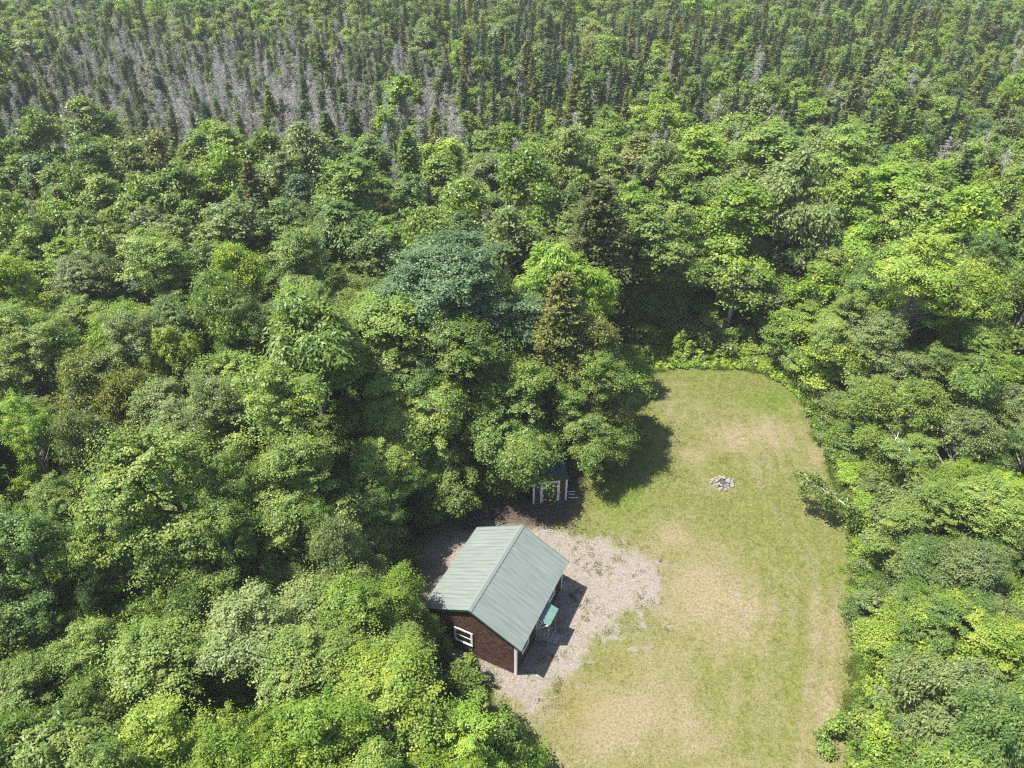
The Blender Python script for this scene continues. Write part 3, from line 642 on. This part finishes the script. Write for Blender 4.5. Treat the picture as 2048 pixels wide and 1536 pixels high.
tag(scatter_stones('loose_gravel', np.vstack([c_[m_]]), .012, .034, 1), kind='stuff')
tag(scatter_stones('rut_stones', lp, .015, .04, 2), kind='stuff')
GRASSM = leaf_mat('grass_blade', .6, .3)
def tufts(name, pts, hmin, hmax, blades, col, seed, spread=.1, wd=.02):
    g = np.random.default_rng(seed); n = len(pts)*blades; ci = np.repeat(np.arange(len(pts)), blades)
    P = np.stack([pts[ci, 0], pts[ci, 1], relief(pts[ci, 0], pts[ci, 1])], 1) + g.normal(size=(n, 3))*np.array([spread, spread, 0])
    H = g.uniform(hmin, hmax, n)[:, None]; lean = g.normal(size=(n, 3))*np.array([.5, .5, 0]); top = P+H*(np.array([0, 0, 1.])+lean); a = g.uniform(0, 3.14, n)
    s_ = np.stack([np.cos(a), np.sin(a), 0*a], 1)*wd; Q = np.stack([P-s_, P+s_, top*.6+P*.4+s_*.8+[0,0,.01], top], 1)
    me = quad_mesh(name, Q, [GRASSM], {'tint': g.uniform(0, 1, n)}); o = link(name, me); o.color = (*col, 1); return tag(o, kind='stuff')
g_ = np.random.default_rng(18); c_ = np.stack([g_.uniform(-9, 14, 5000), g_.uniform(18, 36, 5000)], 1)
k_ = (m_gravel(c_[:, 0], c_[:, 1]) > .4) & (fbm(c_[:, 0]/.9, c_[:, 1]/.9, 71, 4) > .56) & (m_soil(c_[:, 0], c_[:, 1]) < .4) & (np.hypot(c_[:, 0]-CX, c_[:, 1]-CY) > 2.2)
tufts('yard_weeds', c_[k_], .04, .12, 14, (.10,.115,.025), 3)
c_ = np.stack([g_.uniform(-2, 27, 90000), g_.uniform(14, 54, 90000)], 1); ed = edge_dist(CLEAR, c_[:, 0], c_[:, 1])
k_ = (ed > .2) & (m_gravel(c_[:, 0], c_[:, 1]) < .5) & (m_soil(c_[:, 0], c_[:, 1]) < .3) & (m_straw(c_[:, 0], c_[:, 1]) < g_.uniform(.2, 1, len(c_)))
tufts('lawn_grass', c_[k_], .03, .08, 6, (.12,.14,.03), 4, .09, .012)
k_ = (ed < .35) & (ed > -1) & (fbm(c_[:, 0]/.9, c_[:, 1]/.9, 23, 3)+.25*ed < .5)
tufts('edge_grass', c_[k_], .1, .4, 14, (.10,.14,.028), 5, .16)

# ------------------------------------------------------------------ the forest
SPEC = {'maple': ('maple_tree', 'maple', 'tree'), 'ash': ('ash_tree', 'ash', 'tree'), 'birch': ('birch_tree', 'birch', 'tree'), 'cedar': ('cedar_tree', 'feathery cedar', 'tree'),
        'spruce': ('spruce_tree', 'pointed spruce', 'tree'), 'dead_bare': ('dead_spruce', 'bare dead spruce', 'dead tree'), 'dead_mossy': ('dying_spruce', 'thin dying spruce', 'dead tree'), 'shrub': ('shrub', 'leafy shrub', 'shrub')}
TREES = []     # dict(x,y,h,r,kind,col,hand)
def T(tx, ty, wpx, h, kind='maple', col='mid green', lab=None, var=None):
    p = at(tx, ty, h); _, _, dz = topix(p[0], p[1], h*.65); TREES.append(dict(x=p[0], y=p[1], h=h, r=wpx/2*float(dz)/FPX, kind=kind, col=col, hand=True, lab=lab, var=var))
Y_, B_, L_, M_, D_, G_, BG, O_, RO = 'yellow-green', 'bright green', 'light green', 'mid green', 'deep green', 'grey-green', 'bluish green', 'olive', 'rusty olive'
def TB(tx, ty, wpx, yb, col, var, lab=None, kind='maple'):
    h = CAM_H - yb*math.tan(PITCH+math.atan((ty-768)/FPX)); T(tx, ty, wpx, h, kind, col, lab, var)
# foreground, left of and below the cabin
T(690,1180,250,8.6,'maple',B_,'bright green maple with a round crown just left of the cabin')
T(800,1195,120,6.6,'maple',L_,'light green maple standing right against the left end of the cabin gable')
T(860,1235,75,4.0,'maple',L_,'small light green maple covering the left part of the gable window')
T(485,1200,290,10,'maple',G_); T(590,1275,280,9.5,'maple',L_); T(280,1290,330,10,'maple',L_)
T(300,1425,270,11,'maple',Y_); T(420,1440,240,11.5,'maple',B_); T(780,1300,240,8,'maple',L_); T(770,1375,330,10,'maple',Y_)
T(945,1395,150,5,'maple',M_,'mid green maple at the gravel edge below the cabin'); T(930,1440,250,8,'maple',B_); T(80,1470,300,12,'ash',L_)
T(40,1340,220,9,'maple',M_); T(600,1440,300,11.5,'maple',B_); T(1000,1450,150,5.5,'maple',M_,'mid green maple at the lawn\'s bottom-left corner, casting its shadow on the grass')
T(940,1312,55,2.4,'shrub',L_,'sapling growing beside the cabin corner below the gable window')
T(170,1520,260,12,'maple',L_); T(520,1560,260,12,'maple',B_); T(720,1540,240,11,'maple',L_); T(880,1560,240,9,'maple',B_); T(330,1600,260,13,'maple',L_)
T(150,1390,180,9.5,'maple',M_); T(680,1320,150,8,'maple',L_)
# left of the clearing
T(300,860,310,15,'maple',L_,'large light green maple left of the dark gap, level with the stone fire pit'); T(430,1010,220,12,'maple',M_); T(210,1000,200,13,'maple',L_)
T(520,735,270,15,'maple',L_,'large light green maple in front of the drooping ash'); T(395,740,190,14,'maple',G_); T(590,880,250,12,'maple',L_); T(450,910,170,12,'maple',M_)
T(600,590,300,16.5,'ash',M_,'tall drooping-leaved green ash standing left of the largest dark maple')
TB(930,468,320,46.5,BG,4,'largest tree, dark bluish green maple rising behind the shed')
TB(790,600,290,42,L_,4); TB(905,640,260,41.5,M_,0); TB(835,740,210,39,D_,1); TB(1095,690,190,44.5,D_,2); TB(945,770,180,42,M_,3); TREES.append(dict(x=.2, y=40.7, h=8.6, r=4.1, kind='maple', col=M_, hand=True, lab='deep green maple whose branches hang over the roof of the shed', var=6))
TB(990,560,200,46,M_,0); TB(700,820,200,37,M_,1); TB(820,900,170,36.2,D_,2); 
T(1128,548,170,15,'cedar',O_,'olive feathery evergreen right of the dark bluish maple'); TB(1195,640,170,43,O_,0,'olive fine-leaved tree overlooking the left edge of the lawn','birch')
TB(1200,770,130,42,G_,0,None,'birch'); TB(1200,705,190,41,M_,1); TB(1230,760,140,44,M_,2,'mid green maple overhanging the lawn left of the fire pit')
T(320,658,140,12.5,'ash',Y_,'bright yellow-green ash with a small dome crown, left of the tall ash'); T(260,745,170,11,'birch',RO,'rusty olive tree just left of and below the yellow-green ash'); T(150,715,190,11.5,'birch',RO,'wide rusty olive tree on the left, two crowns left of the yellow-green ash')
T(235,635,190,13.5,'maple',G_); T(60,650,200,13,'maple',L_); T(130,830,150,12,'birch',G_); T(90,960,190,12,'maple',L_); T(20,800,150,12.5,'maple',B_)
T(20,1040,250,13,'maple',D_,'deep green maple on the left edge beside the dark gap'); T(60,1180,180,9.5,'maple',D_); T(170,1170,100,9,'maple',D_)
T(668,1045,150,9.5,'birch',G_,'grey-green fine-leaved tree left of the cabin roof'); T(545,1085,150,8,'maple',D_); T(755,1000,140,6,'maple',D_,'deep green maple in the shade behind the cabin'); TB(835,985,110,35.3,D_,1)
T(420,545,200,14,'birch',M_); T(470,600,150,13,'maple',D_); T(340,590,180,12,'maple',D_); T(690,960,150,8,'maple',D_); T(620,1010,140,9,'maple',M_)
# behind the lawn
TB(1205,362,200,57,'dark olive',0,'tall dark olive evergreen behind the far-left corner of the lawn','cedar'); T(1310,420,170,13,'maple',M_); TB(1270,500,130,60,D_,0); TB(1265,450,150,61,'dark olive',1,None,'cedar')
TB(1480,528,170,59,G_,0,'rounded grey-green birch above the ferns at the lawn\'s far edge','birch'); TB(1570,560,130,60,M_,1,None,'birch'); TB(1410,600,100,60,M_,0,None,'birch')
T(1620,610,140,9,'maple',M_); T(1640,690,120,6,'maple',B_); T(1720,590,170,11,'maple',L_); T(1785,630,170,10.5,'maple',G_); T(1700,700,140,6.5,'birch',L_)
T(1870,478,280,15.5,'maple',Y_,'large yellow-green maple with pale trunks on the right side'); T(1960,640,160,10,'maple',M_); T(1400,260,190,14,'maple',B_); T(1550,250,220,15,'maple',L_); T(1500,370,200,14,'maple',B_)
T(1360,330,150,13,'maple',M_); T(1790,330,220,13,'maple',B_)
# right edge of the lawn
T(1655,760,90,4.6,'birch',M_); T(1700,800,130,5.5,'maple',M_); T(1690,870,90,3.6,'birch',G_); T(1770,760,150,7,'maple',L_); T(1850,770,170,9,'birch',L_); T(1745,850,120,5.5,'birch',M_)
T(1730,940,110,4,'birch',B_); T(1765,1005,110,4.6,'birch',B_); T(1850,880,160,7,'maple',L_); T(1950,830,170,8.5,'birch',G_); T(1830,990,150,6.5,'birch',G_); T(1910,980,190,8,'maple',L_)
T(2000,960,180,9,'maple',L_); T(1755,1080,90,3.6,'maple',B_); T(1810,1095,130,5.5,'birch',G_); T(1890,1080,200,8,'maple',D_); T(1980,1100,200,9,'maple',G_); T(1800,1190,140,5.6,'birch',G_)
T(1875,1190,160,7,'maple',M_); T(1960,1210,180,8.5,'maple',D_); T(1755,1150,80,2.8,'birch',B_); T(1800,1285,90,3.4,'birch',M_)
T(1855,1262,190,6.6,'maple',Y_,'vivid yellow-green maple nearest the lawn in the bottom-right cluster'); T(1985,1240,240,8.6,'maple',Y_,'vivid yellow-green maple at the right edge near the bottom-right corner'); T(1925,1320,170,6.4,'maple',Y_); T(1975,1350,210,10.5,'ash',G_,'grey-green ash with long drooping leaflets in the bottom-right corner'); T(1825,1400,150,5,'maple',L_)
T(1865,1390,160,6,'maple',Y_); T(1785,1350,110,2.6,'shrub',Y_); T(1785,1460,120,3.2,'birch',L_); T(1820,1480,180,6,'maple',B_); T(1950,1500,220,10,'ash',M_); T(2040,1430,220,12,'ash',D_); T(1870,1560,220,9,'ash',G_); T(1790,1560,150,5,'maple',B_)

def zone(px, py):
    """weights of kinds at a photo position"""
    dead = 0.
    for cx, cy, rx, ry, a in ((330,150,300,75,1.),(560,200,190,65,1.),(170,230,220,60,1.),(780,130,160,60,.6),(60,120,120,50,.4),(700,110,160,45,.55),(1000,190,90,40,.3),(250,60,200,40,.4)): dead = max(dead, a*math.exp(-((px-cx)/rx)**2-((py-cy)/ry)**2))
    bare = 0.
    for cx, cy, rx, ry in ((560,215,90,60),(200,270,80,30),(370,190,60,50),(440,160,60,40),(250,120,50,40),(870,210,50,30),(1305,280,30,35),(800,200,60,30)): bare = max(bare, math.exp(-((px-cx)/rx)**2-((py-cy)/ry)**2))
    spr = 0.
    for cx, cy, rx, ry, a in ((1060,110,140,70,.5),(1500,60,130,50,.45),(1750,70,200,60,.35),(1300,90,100,50,.4),(900,40,150,40,.25)): spr = max(spr, a*math.exp(-((px-cx)/rx)**2-((py-cy)/ry)**2))
    return dead, bare, spr
for t in TREES:                                  # hand-placed trees right of the lawn keep their crowns off it
    q = topix(t['x'], t['y'], t['h']); ty0 = float(q[1]); tx0 = float(q[0])
    if tx0 < 1300 or t['h'] > 13: continue
    while t['h'] > 2. and float(edge_dist(CLEAR, t['x'], t['y'])) > -(.8*t['r']+.2):
        t['h'] -= .2; p = at(tx0, ty0, t['h']); t['x'], t['y'] = p[0], p[1]
        if t['r'] > 1.5: t['r'] *= .985
if DEBUG:
    for t in TREES:
        e = float(edge_dist(CLEAR, t['x'], t['y']))
        if e > -.6*t['r']: q = topix(t['x'], t['y'], t['h']); print('VIOL', round(float(q[0])), round(float(q[1])), 'h', round(t['h'],1), 'r', round(t['r'],1), 'ed', round(e,1), t['kind'], t['lab'], np.round((t['x'], t['y']),1))
g_ = np.random.default_rng(99); acc = [(t['x'], t['y'], t['r'], 1) for t in TREES]; A = np.array(acc); n0 = len(A)
arr = np.zeros((20000, 3)); arr[:n0] = A[:, :3]; cnt = n0
cand = []
for k in range(150000):
    y = g_.uniform(8, 300); dz = y*cp_+30*sp_; hw = .7125*dz+9; x = g_.uniform(-hw-7, hw)
    cand.append((x, y))
cand = np.array(cand); cpx, cpy, _ = topix(cand[:, 0], cand[:, 1], 9.); ced = edge_dist(CLEAR, cand[:, 0], cand[:, 1]); cn_ = fbm(cand[:, 0]/14, cand[:, 1]/14, 81, 3); cc_ = fbm(cand[:, 0]/9, cand[:, 1]/9, 82, 3)
for (x, y), px, py, ed, nz, nc in zip(cand, cpx, cpy, ced, cn_, cc_):
    if ed > -1.2: continue
    if 9 < x < 26 and 48 < y < 58.5: continue
    if y < 36 and 740 < px < 1030 and py > 1080: continue
    if abs(px-1024) < 700 and py > 1600: continue
    if -3 < x < 22 and y < 30: continue
    if -10 < x < 9 and y < 44 and ed > -1.5-(y > 36)*1.0: continue
    dead, bare, spr = zone(px, py); u = g_.uniform(); near = y < 60
    if u < dead*.82: kind = 'dead_bare' if g_.uniform() < .28+.5*bare else 'dead_mossy'
    elif g_.uniform() < bare*.5: kind = 'dead_bare'
    elif g_.uniform() < spr: kind = 'spruce' if g_.uniform() < .75 else 'cedar'
    elif g_.uniform() < (.05 if y < 85 else .13) and y > 60: kind = str(g_.choice(['spruce', 'spruce', 'dead_mossy', 'cedar', 'cedar', 'dead_bare']))
    else: kind = str(g_.choice(['maple', 'maple', 'maple', 'ash', 'birch', 'birch']))
    if dead > .35 and kind in ('maple', 'ash', 'birch'): h = g_.uniform(4.5, 9); r = h*.24
    elif kind in ('dead_bare', 'dead_mossy'): h = g_.uniform(7, 12); r = g_.uniform(1., 1.6)
    elif kind == 'spruce': h = g_.uniform(8, 14); r = h*.14
    elif kind == 'cedar': h = g_.uniform(9, 14); r = h*.17
    else: h = (7+8*nz)*g_.uniform(.72, 1.3); r = h*g_.uniform(.23, .31)
    if y < 30: h = min(h, 9.5)
    if x > 16 and y < 75: h *= .85; r *= .9
    if x > 12 and kind not in ('dead_bare','dead_mossy') and ed > -(.8*r+.5): r = max(1.1, (-ed-.5)/.8); h = min(h, 3*r)
    if y > 85 and kind in ('maple','ash','birch'): r *= .84 if y < 115 else .8; h *= .8
    if ed > -5 and kind not in ('dead_bare','dead_mossy'): h = min(h, 8.5)
    d = np.hypot(arr[:cnt, 0]-x, arr[:cnt, 1]-y) - .54*(arr[:cnt, 2]+r)
    if d.min() < 0: continue
    arr[cnt] = (x, y, r); cnt += 1
    if kind in ('dead_bare',): col = 'grey-brown'
    elif kind == 'dead_mossy': col = str(g_.choice(['grey-brown', 'grey-green', 'dark olive', 'grey-green', 'spruce green']))
    elif kind == 'spruce': col = str(g_.choice(['spruce green', 'spruce green', 'olive', 'bluish green']))
    elif kind == 'cedar': col = str(g_.choice(['olive', 'deep green', 'rusty olive', 'mid green']))
    else:
        wts = np.array([.02, .14+.12*(x > 0), .32, .26, .10, .16, .03, .015]) ; wts[0] += .05*(nc > .62); wts[4] += .25*(nc < .38); wts /= wts.sum()
        col = str(g_.choice([Y_, B_, L_, M_, D_, G_, BG, O_], p=wts))
    TREES.append(dict(x=x, y=y, h=h, r=r, kind=kind, col=col, hand=False, lab=None, var=None))
# who is an individual
for t in TREES:
    t['px'], t['py'], t['dz'] = (float(v) for v in topix(t['x'], t['y'], t['h']*.7)); t['tpy'] = float(topix(t['x'], t['y'], t['h'])[1])
    t['in'] = -20 < t['px'] < 2068 and -25 < t['py'] and t['tpy'] < 1540
def cls(t): return 'dead' if t['kind'].startswith('dead') else ('con' if t['kind'] in ('spruce', 'cedar') else 'bl')
LIM = {'bl': 290, 'con': 120, 'dead': 150}; num = {'bl': 0, 'con': 0, 'dead': 0}; IND = []; REST = []
for t in sorted(TREES, key=lambda t: (not t['hand'], t['dz']/max(t['r'], .5)**.3)):
    c = cls(t)
    if t['hand'] or (t['in'] and num[c] < LIM[c]): num[c] += 1; IND.append(t)
    else: REST.append(t)
BANDS = [(70,'along the top edge'),(140,'in the farthest woods'),(210,'level with the dead stand'),(280,'along the dead stand\'s near edge'),(360,'just beyond the tall olive evergreen'),
         (450,'level with the olive evergreen\'s tip'),(540,'level with the largest maple\'s top'),(640,'level with the largest maple\'s middle'),(740,'level with the lawn\'s far edge'),
         (850,'level with the upper lawn'),(960,'level with the fire pit'),(1080,'level with the shed'),(1210,'level with the cabin roof'),(1340,'level with the cabin gable'),(9999,'along the bottom edge')]
ORD = ['first','second','third','fourth','fifth','sixth','seventh','eighth','ninth','tenth','eleventh','twelfth','thirteenth','fourteenth','fifteenth','sixteenth','seventeenth','eighteenth','nineteenth','twentieth']
GROUPN = {'maple_tree': 'maples of the wood around the clearing', 'ash_tree': 'ash trees of the wood around the clearing', 'birch_tree': 'fine-leaved trees of the wood', 'cedar_tree': 'feathery evergreens of the wood', 'spruce_tree': 'pointed spruces of the wood',
          'dead_spruce': 'bare dead spruces', 'dying_spruce': 'thin dying spruces', 'shrub': 'shrubs at the edge of the clearing'}
from collections import defaultdict
cells = defaultdict(list)
for t in IND:
    if t['lab'] is None:
        bi = next(i for i, (lim, _) in enumerate(BANDS) if t['py'] < lim); side = ''
        if bi >= 8: side = ', left side' if t['px'] < 1150 else ', right side'
        cells[(bi, side, t['kind'], t['col'])].append(t)
for (bi, side, kind, col), ts in cells.items():
    ts.sort(key=lambda t: t['px']); n = len(ts)
    for i, t in enumerate(ts):
        if n == 1: o_ = f'the only {col} {SPEC[kind][1]}'
        else: o_ = (f'leftmost {col} {SPEC[kind][1]}' if i == 0 else f'rightmost {col} {SPEC[kind][1]}' if i == n-1 else f'{ORD[i] if i < 20 else "next"} {col} {SPEC[kind][1]} from the left')
        t['lab'] = f'{o_} {BANDS[bi][1]}{side}'
def place(t, i):
    nm, _, cat = SPEC[t['kind']]; d = t['dz']; lod = 'hi' if d < 62 else 'mid' if d < 105 else 'lo'; k = t['kind']
    nv = 4 if k == 'maple' else 2
    if k == 'shrub': lod = 'hi'
    if k == 'spruce' and lod == 'hi': lod = 'mid'
    if k in ('maple', 'birch') and t['h'] < 6.6 and lod == 'hi': k = 'bush'; nv = 4
    if k.startswith('dead'): key = k+str(i % 3)
    else: key = f'{k}_{lod}{t["var"] if (t["var"] is not None and k == "maple" and lod == "hi") else i % nv}'
    K = KIND[key]; sxy = t['r']/K['r']; sz = t['h']/K['h']; rz = random.uniform(0, 6.283)
    z = gz(t['x'], t['y'])-.05; col = (*PAL[t['col']], 1); gp = GROUPN[nm]
    if 'joint' in K:
        o = link(nm, K['joint']); o.color = col
    else:
        o = empty(nm, (0, 0, 0)); tr = link('trunk', K['trunk'], o); cr = link('crown', K['crown'], o); cr.color = col; tr.color = col
    o.location = (t['x'], t['y'], z); o.rotation_euler = (0, 0, rz); o.scale = (sxy, sxy, sz); tag(o, t['lab'], cat, gp)
for i, t in enumerate(IND): place(t, i)
print('individuals', num, 'rest', len(REST), 'inview rest', sum(t['in'] for t in REST))

# the rest of the wood: stuff, instanced on points
def instanced(name, trees, keyf, kindname=None):
    keys = sorted({keyf(t)[0] for t in trees}); coll = bpy.data.collections.new(name+'_kinds')
    for i, k in enumerate(keys):
        me = KIND[k]['joint'].copy(); me.materials[0] = {'leaf': LEAF_I, 'needle': NEEDLE_I}[me.materials[0].name]; coll.objects.link(bpy.data.objects.new(f'{name}_kind_{i:03d}', me))
    V = [(t['x'], t['y'], float(relief(t['x'], t['y']))-.05) for t in trees]; me = bpy.data.meshes.new(name); me.from_pydata(V, [], [])
    a = me.attributes.new('pick', 'INT', 'POINT'); a.data.foreach_set('value', [keys.index(keyf(t)[0]) for t in trees])
    a = me.attributes.new('leafcol', 'FLOAT_COLOR', 'POINT'); a.data.foreach_set('color', [c for t in trees for c in (*PAL[keyf(t)[1]], 1.)])
    a = me.attributes.new('turn', 'FLOAT', 'POINT'); a.data.foreach_set('value', [random.uniform(0, 6.283) for t in trees])
    a = me.attributes.new('size', 'FLOAT_VECTOR', 'POINT'); a.data.foreach_set('vector', [c for t in trees for c in (t['r']/KIND[keyf(t)[0]]['r'],)*2+(t['h']/KIND[keyf(t)[0]]['h'],)])
    o = link(name, me); ng = bpy.data.node_groups.new(name, 'GeometryNodeTree')
    ng.interface.new_socket('Geometry', in_out='INPUT', socket_type='NodeSocketGeometry'); ng.interface.new_socket('Geometry', in_out='OUTPUT', socket_type='NodeSocketGeometry')
    N = ng.nodes.new; gi = N('NodeGroupInput'); go = N('NodeGroupOutput'); ip = N('GeometryNodeInstanceOnPoints'); ci = N('GeometryNodeCollectionInfo')
    ci.inputs[0].default_value = coll; ci.inputs['Separate Children'].default_value = True; ci.inputs['Reset Children'].default_value = True
    def na(nm, ty):
        q = N('GeometryNodeInputNamedAttribute'); q.data_type = ty; q.inputs[0].default_value = nm; return next(s for s in q.outputs if s.enabled and s.name == 'Attribute')
    cx = N('ShaderNodeCombineXYZ'); e2r = N('FunctionNodeEulerToRotation'); l = ng.links.new
    l(gi.outputs[0], ip.inputs['Points']); l(ci.outputs[0], ip.inputs['Instance']); ip.inputs['Pick Instance'].default_value = True
    l(na('pick', 'INT'), ip.inputs['Instance Index']); l(na('turn', 'FLOAT'), cx.inputs[2]); l(cx.outputs[0], e2r.inputs[0]); l(e2r.outputs[0], ip.inputs['Rotation'])
    l(na('size', 'FLOAT_VECTOR'), ip.inputs['Scale']); l(ip.outputs[0], go.inputs[0])
    md = o.modifiers.new('scatter', 'NODES'); md.node_group = ng; tag(o, kind='stuff'); return o
def rk(t):
    v = int(t['x']*7+t['y']*3)
    if t['kind'].startswith('dead'): return (t['kind']+str(v % 3), t['col'])
    return (f"{t['kind']}_lo{v % (4 if t['kind'] == 'maple' else 2)}", t['col'])
instanced('distant_broadleaf_woods', [t for t in REST if cls(t) == 'bl'], rk)
instanced('distant_evergreen_woods', [t for t in REST if cls(t) == 'con'], rk)
instanced('distant_dead_spruce_stand', [t for t in REST if cls(t) == 'dead'], rk)
# undergrowth below the trees
g_ = np.random.default_rng(55); UG = []
KIND['under0'] = dict(h=2, r=1.1, joint=quad_mesh('under0', *[(lambda a: (np.concatenate([a[0]]), [LEAF], {'tint': a[1]}))(broadleaf(300, 2, 1.1, 0, 7, 60, 40, .16, (.25, .4), .6, 'round', wood=False))][0]))
for k in range(17000):
    y = g_.uniform(8, 190); x = g_.uniform(-1, 1)*(.7125*(y*cp_+36*sp_)+8); UG.append((x, y))
U_ = np.array(UG); ed = edge_dist(CLEAR, U_[:, 0], U_[:, 1]); keep = ed < -.7
left = (U_[:, 0] < 8) & (ed > -9) & (ed < -.5)
UG = [dict(x=float(x), y=float(y), h=float(g_.uniform(.5, 2.2))*(.4 if e > -1.5 else .5 if lf else 1), r=float(g_.uniform(.6, 1.3))*(.5 if e > -1.5 else 1), kind='under', col=str(g_.choice([M_, D_, L_, G_, B_]))) for (x, y), e, kk, lf in zip(U_, ed, keep, left) if kk and not (lf and g_.uniform() < .6)]
g_ = np.random.default_rng(56)
for k in range(9000):
    x, y = float(g_.uniform(-130, 0)), float(g_.uniform(70, 170)); px, py, _ = topix(x, y, 5.)
    if zone(float(px), float(py))[0] > g_.uniform(.15, .6): UG.append(dict(x=x, y=y, h=float(g_.uniform(1.5, 4.5)), r=float(g_.uniform(.8, 1.5)), kind='under', col=str(g_.choice([L_, G_, M_, 'grey-brown', O_]))))
instanced('undergrowth', UG, lambda t: ('under0', t['col']))
# ferns and brambles along the lawn's far and right edges
def herb(name, pts, size, per, hh, col, seed):
    g = np.random.default_rng(seed); n = len(pts)*per; ci = np.repeat(np.arange(len(pts)), per); U = unit(g.normal(size=(n, 3))+[0, 0, .5]); rr = g.uniform(.15, .45, len(pts))[ci][:, None]
    hgt = g.uniform(.4, 1, len(pts))[ci]*hh; P = np.stack([pts[ci, 0], pts[ci, 1], relief(pts[ci, 0], pts[ci, 1])+.05], 1)+U*rr*np.array([1, 1, 0])*g.uniform(0, 1, (n, 1))**.5; P[:, 2] += hgt*(1-.5*(np.linalg.norm(U[:, :2], axis=1)))*g.uniform(.3, 1, n)
    Q = leaves(P, U*.5+np.array([0, 0, .9])+.5*g.normal(size=(n, 3)), size, g, 1.6); me = quad_mesh(name, Q, [LEAF], {'tint': np.clip(g.normal(.5, .2, len(pts))[ci]+.15*g.normal(size=n), 0, 1)})
    o = link(name, me); o.color = (*col, 1); return tag(o, kind='stuff')
c_ = np.stack([g_.uniform(5, 32, 14000), g_.uniform(12, 60, 14000)], 1); ed = edge_dist(CLEAR, c_[:, 0], c_[:, 1]); px, py, _ = topix(c_[:, 0], c_[:, 1])
far = (py < 800) & (px > 1270) & (ed < .1) & (ed > -6.5); rag_ = .9*(fbm(c_[:, 0]/1.3, c_[:, 1]/1.3, 19, 3)-.5); far &= ed < rag_+.1; right = (px > 1560) & (py > 760) & (ed < rag_-.1) & (ed > -2.2)
herb('ferns', c_[far], .17, 60, .7, (.15,.225,.028), 1)
herb('brambles', c_[right & (g_.uniform(0, 1, len(c_)) < .8)], .13, 60, .6, (.095,.15,.024), 2)

# leaning birch over the lawn and the pale broken trunk
def branch_tree(name, base, tip, r0, label, cat, woodm, leafy, col, seed, twigs=26, sp=.9):
    g = np.random.default_rng(seed); base, tip = np.array(base, float), np.array(tip, float); L = tip-base; o = empty(name, tuple(base)); tag(o, label, cat)
    bend = np.array([0, 0, .06*np.linalg.norm(L)]); pts = [L*k+bend*math.sin(k*math.pi) for k in np.linspace(0, 1, 9)]
    W = tube(pts, [r0*(1-.85*k) for k in np.linspace(0, 1, 9)], 7); P = []
    for i in range(twigs):
        k = g.uniform(.25, 1); p = L*k+bend*math.sin(k*math.pi); e = unit(g.normal(size=3)*np.array([1, 1, .5])+unit(L)*.5)*sp*g.uniform(.5, 1.2); W += tube([p, p+e*.5+[0, 0, .08], p+e], [r0*.25, r0*.15, .006], 4)
        if leafy: P += [p+e*g.uniform(.5, 1.15)+g.normal(size=3)*.2-np.array([0, 0, .25]) for _ in range(leafy)]
    me = quad_mesh('trunk', np.array(W), [woodm]); link('trunk', me, o)
    if leafy:
        P = np.array(P); me = quad_mesh('crown', leaves(P, g.normal(size=P.shape)*.6+[0, 0, 1], .11, g, 1.4), [LEAF], {'tint': g.uniform(0, 1, len(P))}); c = link('crown', me, o); c.color = (*PAL[col], 1)
    return o
branch_tree('leaning_birch', (26.2, 31.4, 0), (20.5, 36.2, 2.9), .12, 'slender birch leaning far out over the right edge of the lawn', 'tree', PALE, 110, M_, 61, 40, .85)
p1_, p2_ = at(1822, 932, 5.2), at(1783, 868, 8.2)
branch_tree('broken_trunk', p1_-(p2_-p1_)*5.2/3, p2_, .14, 'bare white broken trunk leaning among the bushes right of the lawn', 'dead tree', PALE, 0, M_, 62, 12, .5)

# ------------------------------------------------------------------ haze: pale air round the whole scene
hz = bpy.data.materials.new('haze_air'); hz.use_nodes = True; nt = hz.node_tree; nt.nodes.remove(nt.nodes['Principled BSDF'])
pv = nt.nodes.new('ShaderNodeVolumePrincipled'); pv.inputs['Color'].default_value = (.93,.96,1,1); pv.inputs['Density'].default_value = HAZE
nt.links.new(pv.outputs[0], nt.nodes['Material Output'].inputs['Volume'])
mb = MB(); mb.box((-1850, -1250, -2), (1850, 1950, 42)); tag(mb.build('haze', hz), kind='stuff')
